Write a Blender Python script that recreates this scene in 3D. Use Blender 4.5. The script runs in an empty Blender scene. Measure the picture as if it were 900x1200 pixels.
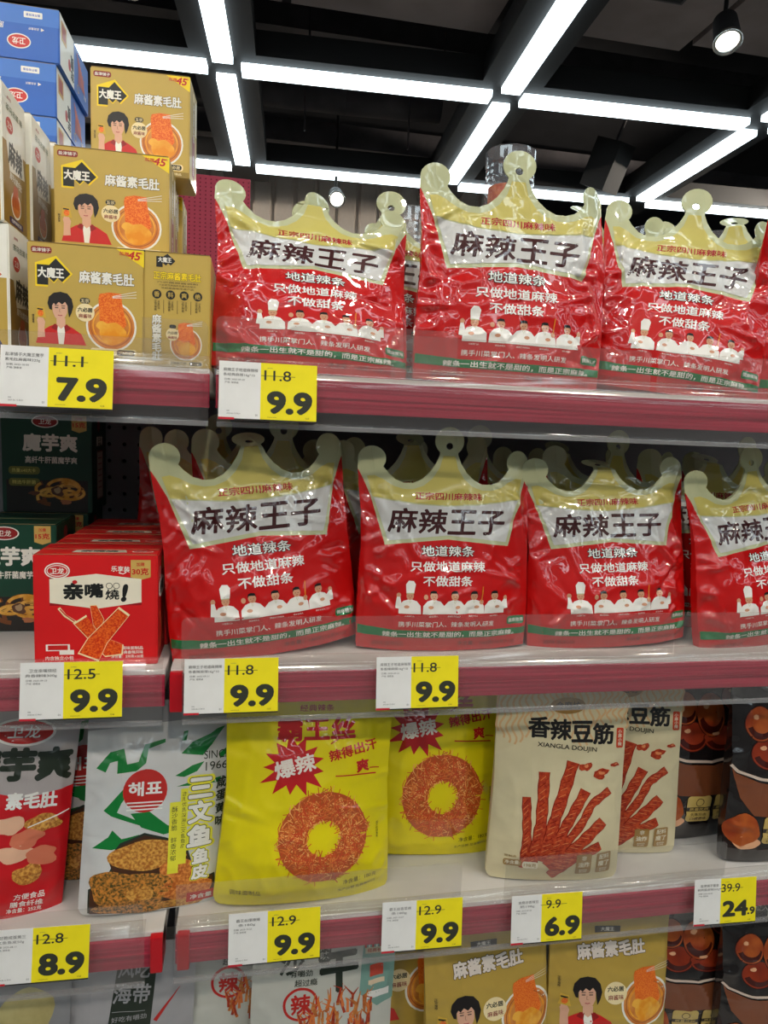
import bpy, bmesh, math, random
import numpy as np
from mathutils import Vector, Matrix
from mathutils.geometry import delaunay_2d_cdt, tessellate_polygon
from bpy import data as D

# ---------------------------------------------------------------- camera, world, exposure
S = bpy.context.scene
COL = S.collection
FPX = 820.0
CAMO = np.array([0.0, -0.72, 1.40])
_y, _p, _r = (math.radians(a) for a in (11.0, 7.2, 2.46))
FW = np.array([math.sin(_y)*math.cos(_p), math.cos(_y)*math.cos(_p), -math.sin(_p)])
_R0 = np.array([math.cos(_y), -math.sin(_y), 0.0]); _U0 = np.cross(_R0, FW)
RT = _R0*math.cos(_r) + _U0*math.sin(_r)
UP = -_R0*math.sin(_r) + _U0*math.cos(_r)
cd = D.cameras.new('camera'); cam = D.objects.new('camera', cd); COL.objects.link(cam)
cd.sensor_fit = 'VERTICAL'; cd.sensor_height = 36.0; cd.lens = FPX*36.0/1200.0
cd.clip_start = 0.02
cam.matrix_world = Matrix(((RT[0], UP[0], -FW[0], CAMO[0]), (RT[1], UP[1], -FW[1], CAMO[1]),
                           (RT[2], UP[2], -FW[2], CAMO[2]), (0, 0, 0, 1)))
S.camera = cam
w = D.worlds.new('world'); S.world = w; w.use_nodes = True
w.node_tree.nodes['Background'].inputs[0].default_value = (1.0, 0.93, 0.88, 1)
w.node_tree.nodes['Background'].inputs[1].default_value = 0.16
S.view_settings.view_transform = 'Standard'; S.view_settings.look = 'None'
S.view_settings.gamma = 1.0; S.view_settings.use_curve_mapping = False
S.view_settings.exposure = -0.2
S.cycles.transparent_max_bounces = 40   # the clear rails and fences are many layers of plastic
STRIP = 5.0      # strength of the ceiling strip lights
SPOT_W = 15.0    # watts of each spotlight

def at(px, py, Y):
    """point of the plane y=Y seen at a pixel of the 900x1200 photograph"""
    d = FW + RT*(px-450)/FPX + UP*(600-py)/FPX
    return CAMO + d*((Y-CAMO[1])/d[1])

# ---------------------------------------------------------------- materials
def lin(c):
    c = c/255.0
    return c/12.92 if c <= 0.04045 else ((c+0.055)/1.055)**2.4
MATS = {}
def mat(name, rgb, rough=0.5, coat=0.0, metal=0.0, rgb2=None, nscale=40.0, bump=0.0, bscale=80.0,
        emit=None, stren=0.0, ramp=(0.4, 0.6), stretch=None, detail=3.0, crease=0.0, spec=0.5):
    if name in MATS: return MATS[name]
    m = D.materials.new(name); m.use_nodes = True; nt = m.node_tree; N = nt.nodes; L = nt.links
    b = N['Principled BSDF']
    col = [lin(v) for v in rgb] + [1]
    tc = N.new('ShaderNodeTexCoord'); mp = N.new('ShaderNodeMapping'); L.new(tc.outputs['Object'], mp.inputs[0])
    if stretch: mp.inputs['Scale'].default_value = stretch
    nz = N.new('ShaderNodeTexNoise'); nz.inputs['Scale'].default_value = nscale; nz.inputs['Detail'].default_value = detail
    L.new(mp.outputs[0], nz.inputs['Vector'])
    cr = N.new('ShaderNodeValToRGB'); L.new(nz.outputs[0], cr.inputs[0])
    cr.color_ramp.elements[0].position = ramp[0]; cr.color_ramp.elements[1].position = ramp[1]
    c2 = [lin(v) for v in rgb2] + [1] if rgb2 else [min(1, v*1.04) for v in col[:3]] + [1]
    cr.color_ramp.elements[0].color = col; cr.color_ramp.elements[1].color = c2
    L.new(cr.outputs[0], b.inputs['Base Color'])
    b.inputs['Roughness'].default_value = rough; b.inputs['Metallic'].default_value = metal
    b.inputs['Specular IOR Level'].default_value = spec
    b.inputs['Coat IOR'].default_value = 1.65 if crease else 1.5
    b.inputs['Coat Weight'].default_value = coat; b.inputs['Coat Roughness'].default_value = 0.025
    if bump:
        n2 = N.new('ShaderNodeTexNoise'); n2.inputs['Scale'].default_value = bscale; n2.inputs['Detail'].default_value = 2
        L.new(tc.outputs['Object'], n2.inputs['Vector'])
        bp = N.new('ShaderNodeBump'); bp.inputs['Strength'].default_value = bump; bp.inputs['Distance'].default_value = 0.002
        L.new(n2.outputs[0], bp.inputs['Height'])
        if crease:      # sharp creases of crinkled film
            m3 = N.new('ShaderNodeMapping'); m3.inputs['Scale'].default_value = (1.0, .3, .55); m3.inputs['Rotation'].default_value = (0, .35, 0)
            n3 = N.new('ShaderNodeTexNoise'); n3.noise_type = 'RIDGED_MULTIFRACTAL'; n3.inputs['Scale'].default_value = 10; n3.inputs['Detail'].default_value = .8
            n3.inputs['Distortion'].default_value = .5; n3.inputs['Offset'].default_value = 1.0; n3.inputs['Gain'].default_value = 2.0
            pw = N.new('ShaderNodeMath'); pw.operation = 'POWER'; pw.inputs[1].default_value = 2.5
            b2 = N.new('ShaderNodeBump'); b2.inputs['Strength'].default_value = 1.0; b2.inputs['Distance'].default_value = crease
            L.new(tc.outputs['Object'], m3.inputs[0]); L.new(m3.outputs[0], n3.inputs['Vector']); L.new(n3.outputs[0], pw.inputs[0]); n4 = N.new('ShaderNodeTexNoise'); n4.inputs['Scale'].default_value = 13; n4.inputs['Detail'].default_value = 0
            r4 = N.new('ShaderNodeMapRange'); r4.inputs[1].default_value = .42; r4.inputs[2].default_value = .62; r4.inputs[3].default_value = .12; r4.inputs[4].default_value = 1.0
            mu = N.new('ShaderNodeMath'); mu.operation = 'MULTIPLY'
            L.new(tc.outputs['Object'], n4.inputs['Vector']); L.new(n4.outputs[0], r4.inputs[0]); L.new(r4.outputs[0], mu.inputs[1]); L.new(pw.outputs[0], mu.inputs[0]); L.new(mu.outputs[0], b2.inputs['Height'])
            L.new(bp.outputs[0], b2.inputs['Normal']); bp = b2
        L.new(bp.outputs[0], b.inputs['Normal'])
        L.new(bp.outputs[0], b.inputs['Coat Normal'])
    if emit:
        b.inputs['Emission Color'].default_value = list(emit) + [1]; b.inputs['Emission Strength'].default_value = stren
    MATS[name] = m
    return m
def foil(rgb):
    return mat('foil_%d_%d_%d' % rgb, rgb, rough=0.36, coat=1.0, bump=0.08, bscale=60, crease=.0028, spec=.2)
def satin(rgb):
    return mat('satin_film_%d_%d_%d' % rgb, rgb, rough=0.42, coat=0.35, bump=0.08, bscale=45, crease=.0016, spec=.3)
def card(rgb):
    return mat('printed_card_%d_%d_%d' % rgb, rgb, rough=0.42, coat=0.08, bump=0.02, bscale=300)
def paper(rgb):
    return mat('paper_%d_%d_%d' % rgb, rgb, rough=0.75)
def clear(name, tint=0.97, haze=0.0, ior=1.45, rough=0.03, hazecol=(0.8, 0.8, 0.8), minrefl=0.0):
    if name in MATS: return MATS[name]
    m = D.materials.new(name); m.use_nodes = True; nt = m.node_tree; N = nt.nodes; L = nt.links
    N.remove(N['Principled BSDF']); out = N['Material Output']
    t = N.new('ShaderNodeBsdfTransparent'); t.inputs[0].default_value = (tint, tint, tint*0.99, 1)
    g = N.new('ShaderNodeBsdfGlossy'); g.inputs['Roughness'].default_value = rough
    fr = N.new('ShaderNodeFresnel')
    ge = N.new('ShaderNodeNewGeometry'); mi = N.new('ShaderNodeMapRange')      # same Fresnel on both faces of the thin sheet
    mi.inputs[3].default_value = ior; mi.inputs[4].default_value = 1.0/ior
    L.new(ge.outputs['Backfacing'], mi.inputs[0]); L.new(mi.outputs[0], fr.inputs['IOR'])
    tc = N.new('ShaderNodeTexCoord'); nz = N.new('ShaderNodeTexNoise'); nz.inputs['Scale'].default_value = 14
    bp = N.new('ShaderNodeBump'); bp.inputs['Strength'].default_value = 0.12; bp.inputs['Distance'].default_value = 0.002
    L.new(tc.outputs['Object'], nz.inputs['Vector']); L.new(nz.outputs[0], bp.inputs['Height'])
    L.new(bp.outputs[0], g.inputs['Normal'])
    base = t.outputs[0]
    if haze:
        d = N.new('ShaderNodeBsdfDiffuse'); d.inputs[0].default_value = (*hazecol, 1)
        mh = N.new('ShaderNodeMixShader'); mh.inputs[0].default_value = haze
        L.new(t.outputs[0], mh.inputs[1]); L.new(d.outputs[0], mh.inputs[2]); base = mh.outputs[0]
    mx = N.new('ShaderNodeMixShader')
    if minrefl:
        ma = N.new('ShaderNodeMath'); ma.operation = 'MAXIMUM'; ma.inputs[1].default_value = minrefl
        L.new(fr.outputs[0], ma.inputs[0]); L.new(ma.outputs[0], mx.inputs[0])
    else: L.new(fr.outputs[0], mx.inputs[0])
    L.new(base, mx.inputs[1]); L.new(g.outputs[0], mx.inputs[2]); L.new(mx.outputs[0], out.inputs['Surface'])
    MATS[name] = m
    return m

# ---------------------------------------------------------------- objects
def mkobj(name, me, parent=None, loc=None, rot=None, kind=None):
    o = D.objects.new(name, me); COL.objects.link(o)
    if parent: o.parent = parent
    if loc is not None: o.location = loc
    if rot is not None: o.rotation_euler = rot
    if kind: o['kind'] = kind
    return o
def tag(o, label, cat=None, group=None):
    o['label'] = label
    if cat: o['category'] = cat
    if group: o['group'] = group
    return o
def empty(name, loc=(0, 0, 0), rot=(0, 0, 0)):
    o = D.objects.new(name, None); COL.objects.link(o); o.location = loc; o.rotation_euler = rot
    o.empty_display_size = 0.02
    return o
def dup(root, loc, rot=None, label=None, scale=None):
    r = root.copy(); COL.objects.link(r); r.location = loc
    if rot is not None: r.rotation_euler = rot
    if scale is not None: r.scale = scale
    if label: r['label'] = label
    for ch in list(root.children):
        c = ch.copy(); COL.objects.link(c); c.parent = r
        for g in list(ch.children):
            e = g.copy(); COL.objects.link(e); e.parent = c
    return r
def bm_mesh(name, bm, mats, smooth=False):
    me = D.meshes.new(name); bm.to_mesh(me); bm.free()
    for m in mats: me.materials.append(m)
    if smooth: me.polygons.foreach_set('use_smooth', [True]*len(me.polygons))
    return me
def box_bm(bm, x0, x1, y0, y1, z0, z1, mi=0, bevel=0.0):
    r = bmesh.ops.create_cube(bm, size=1.0)
    vs = r['verts']
    bmesh.ops.scale(bm, vec=(x1-x0, y1-y0, z1-z0), verts=vs)
    bmesh.ops.translate(bm, vec=((x0+x1)/2, (y0+y1)/2, (z0+z1)/2), verts=vs)
    fs = set(f for v in vs for f in v.link_faces)
    for f in fs: f.material_index = mi
    if bevel:
        es = list(set(e for v in vs for e in v.link_edges))
        rr = bmesh.ops.bevel(bm, geom=es, offset=bevel, segments=2, affect='EDGES', profile=0.7)
        for f in rr['faces']: f.material_index = mi
def box_obj(name, m, x0, x1, y0, y1, z0, z1, parent=None, kind=None, bevel=0.0):
    bm = bmesh.new(); box_bm(bm, x0, x1, y0, y1, z0, z1, 0, bevel)
    return mkobj(name, bm_mesh(name, bm, [m]), parent, kind=kind)
def cyl_bm(bm, p0, p1, r0, r1=None, seg=24, mi=0, caps=True):
    p0 = Vector(p0); p1 = Vector(p1); r1 = r0 if r1 is None else r1
    d = p1-p0; M = Matrix.Translation((p0+p1)/2) @ d.to_track_quat('Z', 'Y').to_matrix().to_4x4()
    r = bmesh.ops.create_cone(bm, cap_ends=caps, segments=seg, radius1=r0, radius2=r1, depth=d.length, matrix=M)
    for v in r['verts']:
        for f in v.link_faces: f.material_index = mi

# ---------------------------------------------------------------- noise in numpy
_rt = np.random.RandomState(7).rand(64, 64)
def vn(x, y, seed=0):
    x = np.asarray(x, float)+seed*7.31; y = np.asarray(y, float)+seed*3.77
    xi = np.floor(x).astype(int); yi = np.floor(y).astype(int); fx = x-xi; fy = y-yi
    fx = fx*fx*(3-2*fx); fy = fy*fy*(3-2*fy)
    a = _rt[xi % 64, yi % 64]; b = _rt[(xi+1) % 64, yi % 64]; c = _rt[xi % 64, (yi+1) % 64]; d = _rt[(xi+1) % 64, (yi+1) % 64]
    return (a*(1-fx)+b*fx)*(1-fy)+(c*(1-fx)+d*fx)*fy
def ridge(x, y, seed=0):
    n = vn(x, y, seed)
    return (1-np.minimum(1, np.abs(2*n-1)*1.6))**2
def sstep(a, b, x):
    t = np.clip((x-a)/(b-a), 0, 1); return t*t*(3-2*t)
def inpoly(P, poly):
    P = np.asarray(P); x, y = P[:, 0], P[:, 1]; r = np.zeros(len(P), bool)
    n = len(poly); j = n-1
    for i in range(n):
        xi, yi = poly[i]; xj, yj = poly[j]
        if yi != yj:
            c = ((yi > y) != (yj > y)) & (x < (xj-xi)*(y-yi)/(yj-yi)+xi)
            r ^= c
        j = i
    return r

# ---------------------------------------------------------------- flat print: text and shapes in centimetres
GLY = {}
def glyphs(s, bold):
    k = (s, round(bold, 3))
    if k not in GLY:
        c = D.curves.new('t', 'FONT'); c.body = s; c.size = 1.0; c.resolution_u = 4 if s.isascii() else 2
        o = D.objects.new('t', c); COL.objects.link(o)
        dg = bpy.context.evaluated_depsgraph_get()
        me = D.meshes.new_from_object(o.evaluated_get(dg)); me.calc_loop_triangles()
        V = np.empty(len(me.vertices)*3); me.vertices.foreach_get('co', V); V = V.reshape(-1, 3).copy(); V[:, 2] = 0
        T = np.empty(len(me.loop_triangles)*3, int); me.loop_triangles.foreach_get('vertices', T); T = T.reshape(-1, 3)
        D.objects.remove(o); D.curves.remove(c); D.meshes.remove(me)
        if bold >= .006:      # heavier strokes: the glyph repeated round a small circle
            n = 6 if bold < .018 else (8 if bold < .06 else 12)
            VV = [V]; TT = [T]
            for i in range(n):
                a = 2*math.pi*(i+.5)/n; VV.append(V+np.array([math.cos(a)*bold, math.sin(a)*bold, 1.6e-4*(i+1)])); TT.append(T+len(V)*(i+1))
            V = np.concatenate(VV); T = np.concatenate(TT)
        GLY[k] = (V, T)
    return GLY[k]
def circ(cx, cy, rx, ry=None, n=28, a0=0.0, a1=360.0, closed=True):
    ry = rx if ry is None else ry
    m = n if closed else n-1
    return [(cx+rx*math.cos(math.radians(a0+(a1-a0)*i/m)), cy+ry*math.sin(math.radians(a0+(a1-a0)*i/m))) for i in range(n)]
def blob(cx, cy, rx, ry, seed, amp=0.12, n=26):
    r = random.Random(seed); ph = [r.uniform(0, 6.28) for _ in range(5)]
    o = []
    for i in range(n):
        a = 2*math.pi*i/n
        k = 1+amp*sum(math.sin((j+2)*a+ph[j])/(1+.5*j) for j in range(5))
        o.append((cx+rx*k*math.cos(a), cy+ry*k*math.sin(a)))
    return o
def burst(cx, cy, r0, r1, n, seed=1):
    r = random.Random(seed); o = []
    for i in range(2*n):
        a = math.pi*i/n; k = (r1*r.uniform(.85, 1.1) if i % 2 else r0*r.uniform(.9, 1.05))
        o.append((cx+1.15*k*math.cos(a), cy+k*math.sin(a)))
    return o
class Print:
    def __init__(s): s.g = {}; s.n = {}; s.part = 'lettering'; s._cut = {}
    def add(s, V, T, m, lay):
        k = (s.part, m.name, lay)
        V = np.asarray(V, float)
        if V.shape[1] == 2:   # printed shapes of one layer lie a hair apart, never exactly coplanar
            s.n[lay] = s.n.get(lay, 0)+1; V = np.column_stack([V, np.full(len(V), 1.0e-4*(s.n[lay] % 40))])
        s.g.setdefault(k, []).append((V, np.asarray(T, int)))
    def poly(s, pts, m, lay=1):
        tr = tessellate_polygon([[Vector((p[0], p[1], 0)) for p in pts]])
        s.add(pts, tr, m, lay)
    def rect(s, x0, x1, y0, y1, m, lay=1, r=0.0):
        if r:
            pts = circ(x1-r, y1-r, r, n=5, a0=0, a1=90, closed=False)+circ(x0+r, y1-r, r, n=5, a0=90, a1=180, closed=False)+circ(x0+r, y0+r, r, n=5, a0=180, a1=270, closed=False)+circ(x1-r, y0+r, r, n=5, a0=270, a1=360, closed=False)
            s.poly(pts, m, lay)
        else: s.add([(x0, y0), (x1, y0), (x1, y1), (x0, y1)], [(0, 1, 2), (0, 2, 3)], m, lay)
    def stroke(s, pts, wd, m, lay=2):
        n = len(pts); V = []; T = []
        wd = wd if isinstance(wd, (list, tuple)) else [wd]*n
        for i, p in enumerate(pts):
            a = pts[max(0, i-1)]; b = pts[min(n-1, i+1)]
            dx, dy = b[0]-a[0], b[1]-a[1]; l = math.hypot(dx, dy) or 1
            nx, ny = -dy/l*wd[i]/2, dx/l*wd[i]/2
            V += [(p[0]-nx, p[1]-ny), (p[0]+nx, p[1]+ny)]
            if i: k = 2*i; T += [(k-2, k, k-1), (k-1, k, k+1)]
        s.add(V, T, m, lay)
    def ring(s, cx, cy, r, wd, m, lay=2, ry=None, n=32):
        s.stroke(circ(cx, cy, r, ry, n=n+1, closed=False), wd, m, lay)
    def text(s, t, cx, cy, h, m, w=None, bold=0.012, lay=3, vert=False, rot=0.0, out=None, outw=0.035, gap=1.0, shear=0.0):
        if vert:
            for i, c in enumerate(t):
                s.text(c, cx, cy-i*h*1.06*gap, h, m, w=w, bold=bold, lay=lay, rot=rot, out=out, outw=outw, shear=shear)
            return
        if out: s.text(t, cx, cy, h, out, w=w, bold=bold+outw, lay=lay, rot=rot, shear=shear); lay += 1
        V0, _ = glyphs(t, 0.0); V, T = glyphs(t, bold)
        if len(T) == 0: return
        lo = V0.min(0)[:2]; hi = V0.max(0)[:2]; sc = h/(hi[1]-lo[1]); sx = sc if w is None else w/(hi[0]-lo[0])
        P = (V[:, :2]-(lo+hi)/2)*np.array([sx, sc])
        P[:, 0] += shear*P[:, 1]
        a = math.radians(rot); c, n = math.cos(a), math.sin(a)
        P = np.stack([P[:, 0]*c-P[:, 1]*n+cx, P[:, 0]*n+P[:, 1]*c+cy, V[:, 2]], 1)
        s.add(P, T, m, lay)
    def cut(s, step):
        """all groups, split along a grid so that they can follow a curved surface"""
        if step in s._cut: return s._cut[step]
        res = {}
        for k, lst in s.g.items():
            off = 0; VV = []; TT = []
            for V, T in lst: VV.append(V); TT.append(T+off); off += len(V)
            V = np.concatenate(VV); T = np.concatenate(TT)
            if step:
                bm = bmesh.new(); vs = [bm.verts.new((p[0], p[1], p[2])) for p in V]
                for t in T:
                    try: bm.faces.new([vs[i] for i in t])
                    except ValueError: pass
                lo = V.min(0); hi = V.max(0)
                for ax in (0, 1):
                    q = math.floor(lo[ax]/step)*step+step
                    while q < hi[ax]:
                        co = [0, 0, 0]; no = [0, 0, 0]; co[ax] = q; no[ax] = 1
                        bmesh.ops.bisect_plane(bm, geom=bm.verts[:]+bm.edges[:]+bm.faces[:], plane_co=co, plane_no=no, dist=1e-5)
                        q += step
                bmesh.ops.triangulate(bm, faces=bm.faces[:])
                bm.verts.index_update()
                V = np.array([tuple(v.co) for v in bm.verts]); T = np.array([[v.index for v in f.verts] for f in bm.faces]); bm.free()
            if len(T): res[k] = (V, T)
        s._cut[step] = res
        return res
    def build(s, parent, surf, step=0.0, labels=None, base=0.012, inc=0.006):
        """surf(u, v, off) -> points, normals (both n x 3, metres)"""
        parts = {}
        for k, g in s.cut(step).items(): parts.setdefault(k[0], []).append((k, g))
        for pn, lst in parts.items():
            mats = []; VV = []; TT = []; MI = []; NN = []; off = 0
            for k, (V, T) in lst:
                P, N = surf(V[:, 0], V[:, 1], (base+inc*k[2]+V[:, 2])*0.01)
                a, b, c = P[T[:, 0]], P[T[:, 1]], P[T[:, 2]]
                fl = (np.cross(b-a, c-a)*N[T[:, 0]]).sum(1) < 0
                T = T.copy(); T[fl] = T[fl][:, [0, 2, 1]]
                if k[1] not in mats: mats.append(k[1])
                VV.append(P); NN.append(N); TT.append(T+off); MI += [mats.index(k[1])]*len(T); off += len(V)
            V = np.concatenate(VV); T = np.concatenate(TT); N = np.concatenate(NN)
            me = D.meshes.new(pn); me.from_pydata(V.tolist(), [], T.tolist())
            for m in mats: me.materials.append(D.materials[m])
            me.polygons.foreach_set('material_index', MI)
            if step:
                me.polygons.foreach_set('use_smooth', [True]*len(T))
                me.normals_split_custom_set_from_vertices(N.tolist())
            o = mkobj(pn, me, parent)
            if pn == 'lettering': o['kind'] = 'stuff'
            if labels and pn in labels: o['label'] = labels[pn]

# ---------------------------------------------------------------- pouches
class Pouch:
    """a film pouch: outline in cm, half thickness T(u,v), bend(u,v) of the middle sheet (towards the back)"""
    def __init__(s, outline, T, bend=None, wrk=None, holes=(), fold=None, step=0.28):
        s.outline = outline; s.T = T; s.bend = bend or (lambda u, v: 0*u); s.wrk = wrk or (lambda u, v, f: 0*u)
        s.holes = holes; s.fold = fold; s.step = step
    def pos(s, u, v, side):
        t = s.T(u, v); b = s.bend(u, v); wv = s.wrk(u, v, side)*np.minimum(1, t/0.25)
        y = b+side*(-t-wv) if side > 0 else b+t+wv*0.6
        z = v.copy()
        if s.fold:
            for (test, v0, ang) in s.fold:
                m = test(u, v) & (v > v0); d = (z-v0); a = math.radians(ang)
                yy = y+d*math.sin(a); zz = v0+d*math.cos(a)
                y = np.where(m, yy, y); z = np.where(m, zz, z)
        return np.stack([u, y, z], 1)*0.01
    def surf(s, u, v, off):
        u = np.asarray(u, float); v = np.asarray(v, float); e = 0.08
        P = s.pos(u, v, 1)
        N = np.cross(s.pos(u+e, v, 1)-s.pos(u-e, v, 1), s.pos(u, v+e, 1)-s.pos(u, v-e, 1))
        N /= np.linalg.norm(N, axis=1)[:, None]+1e-12
        return P+N*np.reshape(off, (-1, 1)), N
    def mesh(s, name, mats, zones=(), back_zones=None):
        """zones: list of (polygon, material index)"""
        st = s.step; ol = s.outline
        def dens(poly, closed=True):
            o = []; n = len(poly)
            for i in range(n if closed else n-1):
                a = poly[i]; b = poly[(i+1) % n]; l = math.dist(a, b); k = max(1, int(round(l/(st*1.2))))
                o += [(a[0]+(b[0]-a[0])*j/k, a[1]+(b[1]-a[1])*j/k) for j in range(k)]
            return o
        V = []; Ed = []; loops = []
        for poly in [ol]+list(s.holes)+[z[0] for z in zones]:
            d = dens(poly); b = len(V); V += d; Ed += [(b+i, b+(i+1) % len(d)) for i in range(len(d))]; loops.append(d)
        A = np.array(V); lo = np.array(ol).min(0); hi = np.array(ol).max(0); G = []
        j = 0; y = lo[1]+st/2
        while y < hi[1]:
            x = lo[0]+(st/2 if j % 2 else 0)
            while x < hi[0]:
                G.append((x, y)); x += st
            y += st*0.87; j += 1
        G = np.array(G); G = G[inpoly(G, ol)]
        keep = np.array([np.min(((A-g)**2).sum(1)) > (0.45*st)**2 for g in G]); G = G[keep]
        allv = [Vector(p) for p in V]+[Vector(g) for g in G]
        cv, ce, cf, _, _, _ = delaunay_2d_cdt(allv, Ed, [], 0, 1e-5)
        P = np.array([(p.x, p.y) for p in cv]); F = np.array([f for f in cf if len(f) == 3])
        C = P[F].mean(1); k = inpoly(C, ol)
        for h in s.holes: k &= ~inpoly(C, h)
        F = F[k]; C = C[k]
        ar = (P[F[:, 1], 0]-P[F[:, 0], 0])*(P[F[:, 2], 1]-P[F[:, 0], 1])-(P[F[:, 1], 1]-P[F[:, 0], 1])*(P[F[:, 2], 0]-P[F[:, 0], 0])
        F[ar < 0] = F[ar < 0][:, [0, 2, 1]]
        mi = np.zeros(len(F), int)
        for poly, m in zones: mi[inpoly(C, poly)] = m
        n = len(P)
        Pf = s.pos(P[:, 0], P[:, 1], 1); Pb = s.pos(P[:, 0], P[:, 1], -1)
        from collections import Counter
        cnt = Counter(); orient = {}
        for f, m in zip(F.tolist(), mi.tolist()):
            for a, b in ((f[0], f[1]), (f[1], f[2]), (f[2], f[0])):
                cnt[(min(a, b), max(a, b))] += 1; orient[(min(a, b), max(a, b))] = (a, b, m)
        rim = [orient[e] for e, c in cnt.items() if c == 1]
        faces = F.tolist()+(F[:, [0, 2, 1]]+n).tolist()+[(b, a, a+n, b+n) for a, b, m in rim]
        mis = mi.tolist()*2+[m for a, b, m in rim]
        me = D.meshes.new(name); me.from_pydata(np.concatenate([Pf, Pb]).tolist(), [], faces)
        used = me.validate()
        for m in mats: me.materials.append(m)
        me.polygons.foreach_set('material_index', mis); me.polygons.foreach_set('use_smooth', [True]*len(faces))
        me.update()
        # creased rim so that front and back shade apart
        rimset = set((min(a, b), max(a, b)) for a, b, m in rim)
        sh = [False]*len(me.edges)
        for i, e in enumerate(me.edges):
            a, b = e.vertices[0], e.vertices[1]
            if a >= n and b >= n: a -= n; b -= n
            if (min(a, b), max(a, b)) in rimset: sh[i] = True
        at_ = me.attributes.new('sharp_edge', 'BOOLEAN', 'EDGE'); at_.data.foreach_set('value', sh)
        return me

def segwr(lines):
    def f(u, v):
        h = 0*u
        for (x0, y0, x1, y1, amp, wd) in lines:
            dx, dy = x1-x0, y1-y0; L2 = dx*dx+dy*dy
            t = np.clip(((u-x0)*dx+(v-y0)*dy)/L2, 0, 1)
            d = np.hypot(u-x0-t*dx, v-y0-t*dy)
            h = h+amp*(1-t)*np.exp(-(d/wd)**2)
        return h
    return f

# crown-topped pouch
def crown_outline():
    L = [(-10.0, 0.3), (-10.1, 4), (-10.0, 9), (-9.8, 13), (-9.9, 17), (-10.2, 20), (-10.35, 22.2)]
    L += circ(-8.8, 23.3, 1.55, n=14, a0=190, a1=-35, closed=False)
    L += [(-7.1, 21.8), (-6.2, 20.9), (-5.2, 20.5), (-4.1, 20.5), (-3.1, 21.0), (-2.2, 21.9), (-1.5, 23.0), (-1.1, 24.0)]
    L += circ(0, 25.7, 1.75, n=9, a0=232, a1=90, closed=False)[:-1]
    R = [(-x, y) for x, y in reversed(L)]
    return L+[(0, 27.45)]+R+[(6, 0.0), (0, -0.1), (-6, 0.0)]
CROWN = crown_outline()
GOLDZ = [(-12, 22.3), (-10.25, 21.9), (-9.8, 21.0), (-8.9, 18.9), (-7.25, 13.0), (0, 13.75), (7.25, 13.0), (8.9, 18.9), (9.8, 21.0), (10.25, 21.9), (12, 22.3), (12, 30), (-12, 30)]
C_RED = foil((188, 12, 12)); C_PALE = foil((186, 190, 150)); C_YG = foil((196, 184, 100)); C_WHITE = foil((200, 200, 198)); C_GREEN = foil((14, 112, 60))
C_DK = foil((58, 14, 16)); C_CRIM = foil((166, 22, 40)); C_BLK = foil((22, 18, 18)); C_SKIN = foil((205, 150, 118)); C_WT = foil((232, 230, 224)); C_FAINT = foil((120, 12, 12))
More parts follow.
